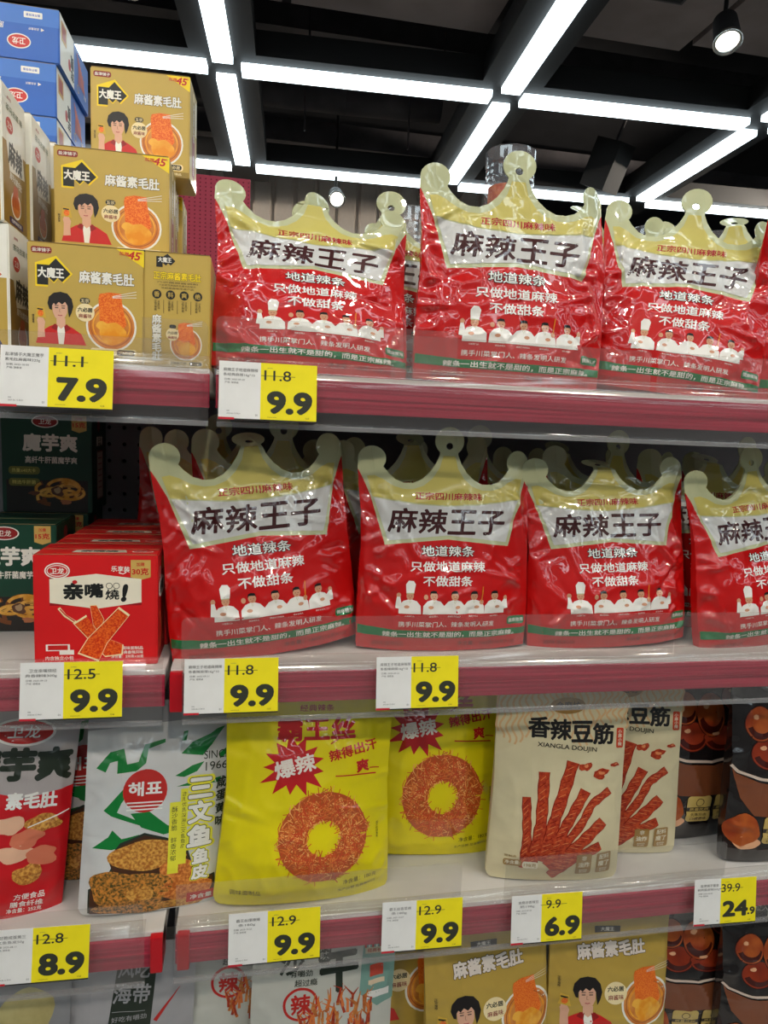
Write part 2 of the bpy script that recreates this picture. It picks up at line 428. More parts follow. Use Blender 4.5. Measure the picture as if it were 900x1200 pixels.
def crown_print():
    p = Print(); p.part = 'crown_emblem'
    up = [(-9.3, 21.2), (-8.5, 21.3), (-7.6, 20.9), (-6.4, 20.1), (-5.2, 19.75), (-4.1, 19.75), (-2.9, 20.2), (-1.9, 21.1), (-1.1, 22.4), (-0.7, 23.9)]
    p.poly(up+[(-x, y) for x, y in reversed(up)]+[(8.65, 18.75), (4, 18.1), (0, 17.85), (-4, 18.1), (-8.65, 18.75)], C_YG, 1)
    p.poly([(-8.5, 18.6), (-6.9, 13.5), (0, 14.25), (6.9, 13.5), (8.5, 18.6), (4, 17.95), (0, 17.7), (-4, 17.95)], C_WHITE, 2)
    p.part = 'green_band'
    p.poly([(-9.95, 2.1), (-6, 1.75), (0, 1.7), (6, 1.75), (9.95, 1.9), (9.95, 2.75), (6, 2.65), (0, 2.6), (-6, 2.7), (-9.95, 3.2)], C_GREEN, 1)
    p.rect(7.4, 9.7, 3.2, 4.2, C_GREEN, 1, r=.25)
    p.part = 'lettering'
    p.text('正宗四川麻辣味', 0.1, 18.95, 0.9, C_CRIM, w=7.9, bold=.022)
    for i, (c, dy) in enumerate(zip('麻辣王子', (.1, 0, -.05, -.1))):
        p.text(c, -5.2+i*3.45, 15.9+dy, 2.85, C_DK, w=3.15, bold=.026, shear=.12)
    p.text('®', 6.55, 17.25, .3, C_DK, bold=0)
    p.text('地道辣条', 0.0, 12.35, 1.25, C_WT, w=6.1, bold=.012, out=C_BLK, outw=.045)
    p.text('只做地道麻辣', 0.0, 10.5, 1.2, C_WT, w=8.6, bold=.02)
    p.text('不做甜条', 0.0, 8.75, 1.2, C_WT, w=5.7, bold=.02)
    p.text('携手川菜掌门人、辣条发明人研发', 0.1, 3.45, .68, C_WT, w=11.2, bold=.006)
    p.text('辣条一出生就不是甜的，而是正宗麻辣。', 0.6, 2.17, .66, C_WT, w=15.6, bold=.016, lay=4)
    p.text('微麻微辣', 8.55, 3.7, .5, C_WT, w=2.0, bold=.01, lay=4)
    p.text('调味面制品', -6.6, .95, .62, C_FAINT, w=3.6, bold=0)
    p.text('净含量：160克(16克X10)', 5.0, .95, .68, C_FAINT, w=7.2, bold=.012)
    p.part = 'chef_picture'
    xs = (-4.3, -1.6, .8, 3.1, 5.6)
    for i, x in enumerate(xs):
        y = 4.75
        p.poly([(x-1.25, y), (x-1.2, y+1.0), (x-.75, y+1.55), (x-.2, y+1.75), (x+.2, y+1.75), (x+.75, y+1.55), (x+1.2, y+1.0), (x+1.25, y)], C_WT, 1)
        p.poly(circ(x, y+2.2, .42, .52, n=14), C_SKIN, 2)
        if i == 0:
            p.poly([(x-.42, y+2.45), (x-.5, y+3.6), (x-.2, y+4.05), (x+.35, y+4.0), (x+.6, y+3.6), (x+.42, y+2.45)], C_WT, 3)
            p.stroke([(x-.42, y+2.5), (x+.42, y+2.5)], .12, C_PALE, 4)
        else:
            p.poly([(x-.44, y+2.25), (x-.4, y+2.7), (x-.1, y+2.85), (x+.3, y+2.78), (x+.45, y+2.25), (x+.3, y+2.5), (x-.3, y+2.5)], C_BLK, 3)
        p.stroke([(x-.2, y+2.15), (x-.08, y+2.15)], .05, C_BLK, 4); p.stroke([(x+.08, y+2.15), (x+.2, y+2.15)], .05, C_BLK, 4)
        p.stroke([(x-.12, y+1.93), (x+.12, y+1.93)], .05, C_CRIM, 4)
        sg = -1 if i < 2 else 1
        p.poly(circ(x+sg*.35, y+.85, .3, .2, n=10), C_SKIN, 3)
        p.stroke([(x-.1, y+1.6), (x, y+1.3), (x+.1, y+1.6)], .05, C_PALE, 3)
        p.text(('川菜掌门人', '辣条发明人', '麻辣王子创始人', '辣条发明人', '辣条发明人')[i], x, y-.28, .2, C_WT, bold=0)
    for x, y in ((-5.55, 7.0), (-2.5, 6.8), (7.0, 6.6), (2.4+1.6, 6.2)):
        p.poly(circ(x, y, .25, .32, n=10), C_SKIN, 2)
    p.poly([(-5.9, 5.4), (-5.75, 6.8), (-5.4, 6.8), (-5.2, 5.8), (-4.8, 5.2)], C_WT, 2)
    p.poly([(7.25, 5.4), (7.2, 6.5), (6.85, 6.5), (6.4, 6.0), (6.3, 5.2)], C_WT, 2)
    p.stroke([(4.0, 6.3), (4.15, 8.1)], .12, foil((214, 120, 30)), 3)
    return p
CP = crown_print()
def crown_variant(seed, puff=1.0, bend=0.0, curl=(0, 0), fold=None, lean=0.0):
    r = random.Random(seed)
    lines = []
    for sx in (-1, 1):
        for k in range(11):
            y0 = r.uniform(2, 21); x0 = sx*r.uniform(7.5, 9.9)
            lines.append((x0, y0, x0-sx*r.uniform(1.5, 5.5), y0+r.uniform(-5, 5), r.choice((-1, 1, 1))*r.uniform(.14, .42), r.uniform(.24, .5)))
    for k in range(9):
        x0 = r.uniform(-7, 7); y0 = r.uniform(2, 15)
        lines.append((x0, y0, x0+r.uniform(-3, 3), y0+r.uniform(-6, 6), r.choice((-1, 1))*r.uniform(.08, .22), r.uniform(.25, .6)))
    for sx in (-1, 1):
        lines.append((sx*7.6, 19.6, sx*r.uniform(1, 4), r.uniform(14.5, 17), r.uniform(.08, .16), .45))
    sw = segwr(lines)
    vs = np.array([0, 2, 5, 9, 13, 16.5, 19.5, 22, 30]); ts = np.array([1.7, 2.6, 2.95, 2.5, 1.7, .95, .32, .08, .05])*1.0
    ts[:7] *= puff
    def T(u, v):
        a = np.clip(np.abs(u)/10.5, 0, 1); side = (1-a**2.3)**.75
        return .03+np.interp(v, vs, ts)*side
    def wr(u, v, side):
        m = sstep(4.5, 9.5, np.abs(u)); e = np.clip((10.2-np.abs(u))/.8, 0, 1)
        low = sstep(0, 3, v)*(1-sstep(19, 22, v))
        h = m*.55*(ridge(u*.42+v*.05, v*.16, seed)-.3)+.16*(vn(u*.25, v*.22, seed+3)-.5)+.22*(ridge(u*.33+v*.1, v*.3-u*.1, seed+9)-.3)
        return (h+sw(u, v))*low*e
    c0, c1 = curl
    def bd(u, v):
        up = sstep(12, 24, v)
        return bend*up*up*2+c0*np.clip((-u-4)/6, 0, 1)**2*sstep(14, 24, v)+c1*np.clip((u-4)/6, 0, 1)**2*sstep(14, 24, v)+.35*np.sin(u*.33+seed)*up
    hole = circ(0, 25.1, .42, .42, n=12)
    P = Pouch(CROWN, T, bd, wr, [hole], fold)
    me = P.mesh('crown_pouch', [C_RED, C_PALE], [(GOLDZ, 1)])
    return P, me
def make_crown(seed, loc, rot, label, group, scale=(1, 1, 1), **kw):
    P, me = crown_variant(seed, **kw)
    o = mkobj('crown_top_pouch', me, None, loc, rot); o.scale = scale
    tag(o, label, 'snack bag', group)
    CP.build(o, P.surf, step=.30, base=.032, inc=.012)
    return o
def rad(*a): return tuple(math.radians(x) for x in a)

# ---------------------------------------------------------------- generic stand-up pouch
def pouch_outline(w, h, waist=.3, rc=.8, bot=.5):
    hw = w/2
    L = [(-hw+bot*1.2, 0.0), (-hw+.25, bot*.5), (-hw, bot*1.6), (-hw+waist*.4, h*.25), (-hw+waist, h*.55), (-hw+waist*.7, h*.8), (-hw+waist*.5, h-rc)]
    L += circ(-hw+waist*.5+rc, h-rc, rc, n=6, a0=180, a1=90, closed=False)[1:]
    R = [(-x, y) for x, y in reversed(L)]
    return list(reversed(L+R))
def std_pouch(w, h, th, seed, waist=.3, rc=.8, wr=1.0, bend=0.0, step=.32, top=.85):
    hw = w/2; r = random.Random(seed); lines = []
    for k in range(10):
        sx = r.choice((-1, 1)); y0 = r.uniform(.1, .9)*h
        lines.append((sx*hw*.95, y0, sx*hw*r.uniform(.2, .7), y0+r.uniform(-3, 3), wr*r.choice((-1, 1))*r.uniform(.06, .2), r.uniform(.25, .5)))
    sw = segwr(lines)
    def T(u, v):
        a = np.clip(np.abs(u)/(hw*1.03), 0, 1); side = (1-a**2.4)**.75; t = v/h
        return .03+th*side*np.interp(t, [0, .08, .22, .45, .7, top, top+.06, 1], [.55, .85, 1, .82, .42, .08, .02, .01])
    def wf(u, v, side):
        e = np.clip((hw-np.abs(u))/.8, 0, 1)*sstep(0, 2, v); m = sstep(hw*.3, hw, np.abs(u))
        return e*(wr*(.34*m*(ridge(u*.4, v*.2, seed)-.3)+.13*(vn(u*.25, v*.25, seed+2)-.5)+.12*(ridge(u*.35+v*.1, v*.3, seed+5)-.3))+sw(u, v))
    def bd(u, v): return bend*sstep(h*.5, h, v)+.2*np.sin(u*.4+seed)*sstep(h*.5, h, v)
    return Pouch(pouch_outline(w, h, waist, rc), T, bd, wf, step=step)
def make_pouch(name, P, pr, base, loc, rot, label, cat, group=None, zones=(), mats=(), part_labels=None):
    me = P.mesh(name, [base]+list(mats), zones)
    o = mkobj(name, me, None, loc, rot); tag(o, label, cat, group)
    if pr: pr.build(o, P.surf, step=.36, base=.024, inc=.009, labels=part_labels)
    return o

# ================================================================= the room
M_FLOOR = mat('floor_tile', (150, 146, 140), rough=.35, rgb2=(165, 160, 152), nscale=3)
box_obj('floor', M_FLOOR, -6, 9, -6, 9, -.1, 0, kind='structure')
M_SLAB = mat('dark_slab', (22, 22, 27), rough=.9, rgb2=(30, 30, 35), nscale=4)
box_obj('ceiling', M_SLAB, -6, 9, -6, 9, 3.75, 3.85, kind='structure')
M_BEIGE = mat('beige_sheet', (196, 186, 176), rough=.6)
M_WDARK = mat('dark_wall_paint', (38, 37, 40), rough=.9)
# corrugated pale wall far behind the shelf, dark wall above and beside it
bm = bmesh.new(); x = -1.0; k = 0
pts = []
while x < 1.9:
    for dx, dy in ((0, 0), (.10, 0), (.115, .03), (.135, .03), (.15, 0)): pts.append((x+dx, 5.2+dy))
    x += .17
vs = [(bm.verts.new((a, b, 0)), bm.verts.new((a, b, 3.35))) for a, b in pts]
for a, b in zip(vs, vs[1:]): bm.faces.new((a[0], b[0], b[1], a[1]))
mkobj('wall_back', bm_mesh('wall_back', bm, [M_BEIGE]), kind='structure')
box_obj('wall_far', M_WDARK, -6, 9, 8.8, 9, 0, 3.75, kind='structure')
box_obj('wall_left', M_WDARK, -6.1, -6, -6, 9, 0, 3.75, kind='structure')
box_obj('wall_right', M_WDARK, 9, 9.1, -6, 9, 0, 3.75, kind='structure')
box_obj('wall_front', mat('pale_wall_paint', (150, 146, 142), rough=.8), -6, 9, -6.1, -6, 0, 3.75, kind='structure')

# ceiling: suspended black channels with strip lights in a square grid
M_CH = mat('black_channel', (7, 7, 9), rough=.7)
M_STRIP = mat('strip_diffuser', (230, 240, 245), emit=(.80, .94, 1.0), stren=STRIP, rgb2=(225, 238, 245))
M_DUCT = mat('grey_duct', (74, 70, 73), rough=.7, rgb2=(60, 57, 60), nscale=5)
GX = [-.155+1.36*i for i in range(-3, 6)]; GY = [2.80+1.31*j for j in range(-6, 2)]
def grid_rot(o):
    o.rotation_euler = (0, 0, math.radians(-3.3)); o.location = (1.21-(1.21*math.cos(math.radians(-3.3))-2.77*math.sin(math.radians(-3.3))), 2.77-(1.21*math.sin(math.radians(-3.3))+2.77*math.cos(math.radians(-3.3))), 0)
    return o
CHR = empty('light_channel_grid'); grid_rot(CHR); tag(CHR, 'suspended grid of black metal channels that holds the ceiling strip lights', 'ceiling grid')
for gx in GX:
    box_obj('channel', M_CH, gx-.15, gx+.15, GY[0]-.3, GY[-1]+.3, 3.03, 3.14, CHR)
for gy in GY:
    for a, b in zip(GX, GX[1:]):
        box_obj('channel', M_CH, a+.15, b-.15, gy-.12, gy+.12, 3.03, 3.14, CHR)
bm = bmesh.new(); box_bm(bm, -.6, .6, -.043, .043, 0, .03); STR_X = bm_mesh('strip_light', bm, [M_STRIP])
bm = bmesh.new(); box_bm(bm, -.046, .046, -.575, .575, 0, .03); STR_Y = bm_mesh('strip_light', bm, [M_STRIP])
def gpt(x, y):
    a = math.radians(-3.3); dx, dy = x-1.21, y-2.77
    return (1.21+dx*math.cos(a)-dy*math.sin(a), 2.77+dx*math.sin(a)+dy*math.cos(a))
seen = {('x', 2, 6): 'crosswise strip light at left between blue cartons and the light crossing', ('x', 3, 6): 'long crosswise strip light over the centre of the picture',
        ('x', 4, 6): 'crosswise strip light at upper right, below the round spotlight', ('x', 5, 6): 'crosswise strip light cut by the right edge of the picture',
        ('y', 3, 5): 'lengthwise strip light cut by the top edge, left of centre', ('y', 3, 6): 'lengthwise strip light ending above the red display stand',
        ('y', 4, 5): 'diagonal strip light cut by the top edge, right of centre', ('y', 4, 6): 'diagonal strip light ending behind the tallest crown pouch',
        ('y', 5, 6): 'diagonal strip light nearest the right edge', ('x', 2, 7): 'short far strip light right of the topmost gold carton',
        ('x', 3, 7): 'farthest crosswise strip light above the first red crown pouch', ('x', 4, 7): 'far crosswise strip light behind the jars and tallest crown pouch',
        ('x', 5, 7): 'far crosswise strip light above the third crown pouch at right'}
for i, gx in enumerate(GX):
    for j, gy in enumerate(GY):
        if i+1 < len(GX):
            x, y = gpt(gx+.68, gy)
            o = mkobj('strip_light', STR_X, None, (x, y, 3.0), (0, 0, math.radians(-3.3)))
            tag(o, seen.get(('x', i, j), 'cool white strip light of the ceiling grid outside the picture'), 'ceiling light', 'strip lights of the ceiling grid')
        if j+1 < len(GY):
            x, y = gpt(gx, gy+.655)
            o = mkobj('strip_light', STR_Y, None, (x, y, 3.0), (0, 0, math.radians(-3.3)))
            tag(o, seen.get(('y', i, j), 'cool white strip light of the ceiling grid outside the picture'), 'ceiling light', 'strip lights of the ceiling grid')
# ducts, beams and boards above the grid
def beam(name, y, z, h, d, x0=-5, x1=8, lab='', m=M_DUCT):
    o = box_obj(name, m, x0, x1, y, y+d, z, z+h); tag(o, lab, 'beam')
    return o
beam('steel_beam', 2.30, 3.40, .14, .12, lab='dark grey beam crossing the ceiling just in front of the nearer strip lights')
beam('steel_beam', 3.30, 3.45, .12, .14, lab='dark grey beam crossing the ceiling midway between the strip light rows')
beam('steel_beam', 4.7, 3.4, .16, .10, lab='farthest dark beam crossing above the pouch crowns')
bm = bmesh.new(); cyl_bm(bm, (-5, 4.05, 3.42), (.55, 3.95, 3.42), .10); cyl_bm(bm, (.55, 3.95, 3.42), (1.15, 3.9, 3.42), .10)
o = mkobj('air_duct', bm_mesh('air_duct', bm, [M_DUCT], True)); tag(o, 'round dark duct running above the far strip lights at centre', 'duct')
bm = bmesh.new(); cyl_bm(bm, (-1.4, 2.6, 3.65), (-.1, 3.9, 3.65), .04)
o = mkobj('pipe', bm_mesh('pipe', bm, [M_DUCT], True)); tag(o, 'slim pipe slanting across under the dark ceiling behind the gold cartons', 'pipe')
for i, (x, y) in enumerate(((.25, 3.0), (.95, 3.05), (.28, 3.7), (.93, 3.8))):
    bm = bmesh.new(); cyl_bm(bm, (x, y, 3.1), (x, y, 3.75), .006, seg=8)
    o = mkobj('hanger_rod', bm_mesh('hanger_rod', bm, [M_DUCT])); tag(o, 'thin steel rod above the %s' % ('left end of the long centre strip light', 'right half of the long centre strip light', 'round duct at its left part', 'right end of the round duct')[i], 'rod', 'hanger rods')
M_BOARD = mat('grey_board', (150, 138, 136), rough=.85, rgb2=(132, 121, 119), nscale=3)
for i, (x0, x1, y0, y1) in enumerate(((-1.6, .10, .9, 2.62), (.14, 1.04, .9, 2.66), (1.42, 1.95, .7, 2.60), (1.98, 2.65, .7, 2.58), (2.68, 3.6, .7, 2.55))):
    o = box_obj('ceiling_board', M_BOARD, x0, x1, y0, y1-.04*i, 3.2, 3.225)
    tag(o, 'grey-brown board hung under the dark ceiling, %s' % ('at far left above the gold cartons', 'left of the diagonal strip light', 'right beside the diagonal strip light', 'beneath which the round spotlight hangs', 'in the top right corner')[i], 'ceiling board', 'boards under the ceiling')
# projector-like dark unit hanging far right of centre
o = box_obj('air_vent', M_DUCT, 1.5, 1.72, 1.95, 2.15, 3.17, 3.2); tag(o, 'small slatted vent in the board beside the diagonal strip light', 'vent')
for i in range(4): box_obj('slat', M_CH, 1.52, 1.70, 1.97+i*.045, 1.99+i*.045, 3.16, 3.17, o)
o = box_obj('speaker_box', M_CH, -.07, .07, -.1, .1, -.14, .14); o.location = (2.15, 3.55, 3.05); o.rotation_euler = rad(25, 0, 25)
tag(o, 'dark box hanging under the ceiling left of the right-hand diagonal strip light', 'speaker')
bm = bmesh.new(); cyl_bm(bm, (0, 0, 0.13), (0, 0, .45), .01, seg=8); mkobj('bracket', bm_mesh('bracket', bm, [M_DUCT]), o)

M_SPOTG = mat('lit_lamp_lens', (255, 250, 240), emit=(1.0, .93, .8), stren=14.0)
M_CHROME = mat('pale_lamp_ring', (190, 190, 185), rough=.2, metal=1.0)
def spotlight(x, y, z, tx, ty, tz, label, watts=SPOT_W, group='round spotlights', size=100):
    r = empty('spotlight', (x, y, z))
    q = (Vector((tx, ty, tz))-Vector((x, y, z))).to_track_quat('-Z', 'Y'); r.rotation_mode = 'QUATERNION'; r.rotation_quaternion = q
    tag(r, label, 'spotlight', group)
    bm = bmesh.new(); cyl_bm(bm, (0, 0, 0), (0, 0, .13), .052, .045, seg=28)
    for f in list(bm.faces):
        if len(f.verts) > 4 and f.calc_center_median().z < .01: bm.faces.remove(f)
    mkobj('housing', bm_mesh('housing', bm, [M_CH], True), r)
    bm = bmesh.new(); cyl_bm(bm, (0, 0, .012), (0, 0, .016), .038, seg=28); mkobj('lens', bm_mesh('lens', bm, [M_SPOTG]), r)
    bm = bmesh.new(); n = 28
    a = [[bm.verts.new((rr*math.cos(2*math.pi*i/n), rr*math.sin(2*math.pi*i/n), zz)) for i in range(n)] for rr, zz in ((.040, .012), (.046, -.004), (.054, .0), (.053, .012))]
    for u in range(3):
        for i in range(n): bm.faces.new((a[u][i], a[u][(i+1) % n], a[u+1][(i+1) % n], a[u+1][i]))
    mkobj('ring', bm_mesh('ring', bm, [M_CHROME], True), r)
    bm = bmesh.new(); cyl_bm(bm, (0, 0, .13), (0, 0, .15), .01, seg=8); mkobj('stem', bm_mesh('stem', bm, [M_CH]), r)
    q = r.rotation_quaternion @ Vector((0, 0, .14))
    bm = bmesh.new(); cyl_bm(bm, (x+q.x, y+q.y, z+q.z-.005), (x+q.x, y+q.y, 3.75), .009, seg=8); me = bm_mesh('drop_rod', bm, [M_CH]); M_ = (Matrix.Translation((x, y, z)) @ r.rotation_quaternion.to_matrix().to_4x4()).inverted(); me.transform(M_); mkobj('drop_rod', me, r)
    if watts:
        ld = D.lights.new('spot_lamp', 'SPOT'); ld.energy = watts; ld.color = (1, .88, .74); ld.spot_size = math.radians(size); ld.spot_blend = .7; ld.shadow_soft_size = .035
        lo = D.objects.new('lamp', ld); COL.objects.link(lo); lo.parent = r; lo.location = (0, 0, -.01)
    return r
spotlight(1.80, 1.93, 2.93, 1.35, .6, .5, 'round black spotlight with glowing warm lens at top right', 12)
spotlight(-.48, 2.30, 3.0, -.6, .8, 0, 'round spotlight cut by the top edge above the gold cartons', 12)
spotlight(.52, 4.0, 2.82, .45, 1.0, 1.0, 'small warm spotlight glowing over the left crown-topped pouch', 10)
for k, (sx, sy) in enumerate(((-1.3, -.62), (-.35, -.55), (.62, -.55), (1.6, -.62))):
    spotlight(sx, sy, 2.85, sx*.7+.1, .03, 1.1, 'track spotlight above the shelf aisle outside the picture', SPOT_W)
for k, (sx, sy) in enumerate(((-1.2, -2.0), (.2, -2.1), (1.5, -2.0))):
    spotlight(sx, sy, 2.85, .25, .03, 1.0, 'added fill spotlight above the far side of the aisle outside the picture', SPOT_W*3.4, size=80)  # added fill lamps from the front, to brighten the lower shelves
for sx in (-2.3, 3.9): spotlight(sx, 3.3, 2.9, sx*.2+.4, 5.2, 2.3, 'added unseen spotlight aimed at the pale back wall outside the picture', 220)  # two unseen lamps added only to brighten the pale back wall

# red gondola end seen past the cartons
M_RPEG = mat('red_perforated_panel', (196, 48, 72), rough=.5)
t = empty('display_stand', (-.05, 2.5, 0)); tag(t, 'red perforated display stand standing far behind, right of the gold cartons', 'display stand')
bm = bmesh.new()
nx, nz = 26, 34
box_bm(bm, -.55, .03, .02, .03, 1.85, 2.42)
for i in range(nx):
    for j in range(nz):
        if (i+j) % 1 == 0:
            cx_ = -.54+i*.0225; cz = 1.86+j*.0165
            f = bm.faces.new([bm.verts.new((cx_+a*.0028, .0195, cz+b*.0028)) for a, b in ((-1, -1), (1, -1), (1, 1), (-1, 1))]); f.material_index = 1
mkobj('perforated_panel', bm_mesh('perforated_panel', bm, [M_RPEG, mat('dark_hole', (120, 22, 40), rough=.9)]), t)
M_RFR = mat('dark_red_frame', (92, 10, 28), rough=.5)
for xx in (-.56, -.02): box_obj('upright', M_RFR, xx, xx+.035, .03, .07, 0, 2.42, t)
for zz in (1.55, 1.70, 1.83): box_obj('crossbar', M_RFR, -.56, .0, .0, .03, zz, zz+.03, t)
box_obj('shelf_board', M_RFR, -.56, .015, 0, .4, 1.3, 1.33, t)
o = box_obj('grey_carton', card((120, 120, 124)), -.26, -.10, 2.55, 2.7, 1.33, 1.95); tag(o, 'grey carton on the far display stand, seen right of the gold cartons', 'box')

# ================================================================= shelving
M_SHELF = mat('white_shelf_enamel', (205, 202, 198), rough=.45)
M_RSTRIP = mat('crimson_price_strip', (182, 50, 74), rough=.25, rgb2=(136, 26, 50), nscale=8, stretch=(.4, 4, 40), ramp=(.35, .65))
M_RBR = mat('red_bracket', (186, 8, 26), rough=.35)
M_RAIL = clear('clear_price_rail', tint=.985, haze=.035, rough=.10, ior=1.45, hazecol=(.7, .66, .68), minrefl=.05)
M_RAILLIP = clear('clear_rail_lip', tint=.90, haze=.22, rough=.12, ior=1.5, hazecol=(.62, .62, .64), minrefl=.08)
M_FENCE = clear('clear_fence', tint=.96, haze=.04, rough=.04, ior=1.45, hazecol=(.7, .68, .68))
M_PEG = mat('grey_pegboard', (126, 124, 130), rough=.6)
M_CAVSHADE = mat('cavity_shade', (14, 13, 15), rough=.9)
Z0 = {1: 1.394, 2: 1.087, 3: .793, 4: .497}; SURF = {k: v+.052 for k, v in Z0.items()}
def rail_mesh(x0, x1):
    prof = [(.006, .0645), (.0, .062), (-.006, .055), (-.0095, .046), (-.0105, .034), (-.0095, .022), (-.0075, .012), (-.007, .004), (-.0075, -.001)]
    th = .0012
    bm = bmesh.new(); A = []; 
    n = 30
    for i in range(n+1):
        x = x0+(x1-x0)*i/n; wob = .0006*math.sin(x*23)+.0004*math.sin(x*61)
        A.append([bm.verts.new((x, y+wob, z)) for y, z in prof]+[bm.verts.new((x, y+th+wob, z)) for y, z in reversed(prof)])
    m = len(A[0])
    for a, b in zip(A, A[1:]):
        for j in range(m): bm.faces.new((a[j], a[(j+1) % m], b[(j+1) % m], b[j]))
    bm.faces.new(list(reversed(A[0]))); bm.faces.new(A[-1])
    bmesh.ops.recalc_face_normals(bm, faces=bm.faces[:])
    return bm_mesh('price_rail', bm, [M_RAIL], True)
def fence_mesh(x0, x1, z0, z1, rl, rr, rc=.006):
    pts = [(x0, z0), (x1, z0)]
    pts += [(a, b) for a, b in (circ(x1-rc, z1-rc, rc, n=6, a0=0, a1=90, closed=False) if rr else [(x1, z1)])]
    pts += [(a, b) for a, b in (circ(x0+rc, z1-rc, rc, n=6, a0=90, a1=180, closed=False) if rl else [(x0, z1)])]
    bm = bmesh.new(); f = bm.faces.new([bm.verts.new((a, 0, b)) for a, b in pts])
    r = bmesh.ops.extrude_face_region(bm, geom=[f]); bmesh.ops.translate(bm, vec=(0, .0014, 0), verts=[v for v in r['geom'] if isinstance(v, bmesh.types.BMVert)])
    bmesh.ops.recalc_face_normals(bm, faces=bm.faces[:])
    return bm_mesh('fence_panel', bm, [M_FENCE])
def shelf(level, x0, x1, rx0, rx1, fences, label, bracket=None):
    z0 = Z0[level]; t = empty('shelf', ((x0+x1)/2, 0, z0)); tag(t, label, 'shelf')
    ox = (x0+x1)/2
    bm = bmesh.new(); box_bm(bm, x0-ox, x1-ox, .004, .398, .030, .052, 0, .002)
    mkobj('shelf_board', bm_mesh('shelf_board', bm, [M_SHELF]), t)
    bm = bmesh.new(); box_bm(bm, x0-ox, x1-ox, -.001, .0035, .014, .047, 0, .001); box_bm(bm, x0-ox, x1-ox, -.002, -.001, .029, .031)
    mkobj('front_strip', bm_mesh('front_strip', bm, [M_RSTRIP]), t)
    mkobj('price_rail', rail_mesh(rx0-ox, rx1-ox), t)
    bm = bmesh.new(); box_bm(bm, rx0-ox, rx1-ox, -.0078, -.0042, -.004, .0012, 0, .0008)
    mkobj('rail_lip', bm_mesh('rail_lip', bm, [M_RAILLIP]), t)
    for (a, b, zz, l, r, yy) in fences:
        mkobj('fence_panel', fence_mesh(a-ox, b-ox, .05, zz, l, r), t, (0, yy, 0))
    if bracket:
        for bx in bracket:
            bm = bmesh.new(); box_bm(bm, bx-ox, bx-ox+.013, -.004, .03, .008, .05, 0, .002); mkobj('end_bracket', bm_mesh('end_bracket', bm, [M_RBR]), t)
    return t
shelf(1, -.60, -.0405, -.60, -.041, [(-.60, -.06, .078, 0, 0, .0035), (-.105, -.043, .098, 0, 1, .006)], 'top shelf of the left bay under the gold cartons, with clear price rail')
shelf(1, -.0345, 1.10, -.033, 1.10, [(-.035, .212, .104, 1, 1, .004), (.142, .438, .098, 1, 1, .0065), (.445, 1.10, .098, 1, 0, .004)], 'top shelf of the right bay under the first row of red pouches')
shelf(2, -.60, -.082, -.60, -.0835, [], 'middle shelf of the left bay under the red carton')
shelf(2, -.077, 1.10, -.064, 1.10, [(-.066, .497, .106, 1, 0, .004), (.499, 1.10, .106, 0, 0, .004)], 'middle shelf of the right bay under the second row of red pouches', [-.077])
shelf(3, -.60, -.083, -.60, -.101, [(-.60, -.104, .085, 0, 1, .003)], 'lower shelf of the left bay under the fish skin pouches', [-.096])
shelf(3, -.070, 1.10, -.071, 1.10, [(-.07, .252, .103, 0, 1, .004), (.306, .60, .103, 1, 1, .004)], 'lower shelf of the right bay under the yellow and cream pouches', [-.068])
shelf(4, -.60, -.083, -.60, -.09, [], 'bottom shelf of the left bay, below the picture edge')
shelf(4, -.077, 1.10, -.07, 1.10, [], 'bottom shelf of the right bay, below the picture edge')
# pegboard back with real holes
t = empty('gondola_frame', (0, .403, 0)); tag(t, 'grey pegboard back of the shelving, left of the middle row of red pouches', 'shelf frame')
def pegboard(x0, x1, z0, z1, hx0, hx1, hz0, hz1):
    holes = []
    i = 0; x = hx0
    while x < hx1:
        z = hz0
        while z < hz1: holes.append((x, z)); z += .0252
        x += .0218
    V = [(x0, z0), (x1, z0), (x1, z1), (x0, z1)]; Ed = [(0, 1), (1, 2), (2, 3), (3, 0)]
    for hx, hz in holes:
        b = len(V); V += circ(hx, hz, .0031, n=10); Ed += [(b+i, b+(i+1) % 10) for i in range(10)]
    cv, ce, cf, _, _, _ = delaunay_2d_cdt([Vector(p) for p in V], Ed, [], 0, 1e-6)
    H = np.array(holes); bm = bmesh.new(); vs = [bm.verts.new((p.x, 0, p.y)) for p in cv]
    for f in cf:
        c = np.mean([(cv[i].x, cv[i].y) for i in f], axis=0)
        if np.min(((H-c)**2).sum(1)) < .0029**2: continue
        try: bm.faces.new([vs[i] for i in f])
        except ValueError: pass
    r = bmesh.ops.extrude_face_region(bm, geom=bm.faces[:]); bmesh.ops.translate(bm, vec=(0, .004, 0), verts=[v for v in r['geom'] if isinstance(v, bmesh.types.BMVert)])
    bmesh.ops.recalc_face_normals(bm, faces=bm.faces[:])
    return bm_mesh('pegboard', bm, [M_PEG])
mkobj('pegboard', pegboard(-.60, -.151, .3, 1.46, -.232, -.155, 1.15, 1.40), t)
box_obj('back_panel', M_PEG, -.149, 1.10, 0, .004, .3, 1.46, t)
box_obj('hole_shade_sheet', M_CAVSHADE, -.60, 1.10, .012, .016, .3, 1.46, t)  # near-black sheet standing in for the shade inside the peg holes
box_obj('upright', M_PEG, -.156, -.144, -.004, -.0005, .3, 1.46, t)
tag(box_obj('base_plinth', M_RBR, -.60, 1.10, .02, .40, 0, .49), 'red plinth carrying the shelving, below the picture edge', 'plinth')

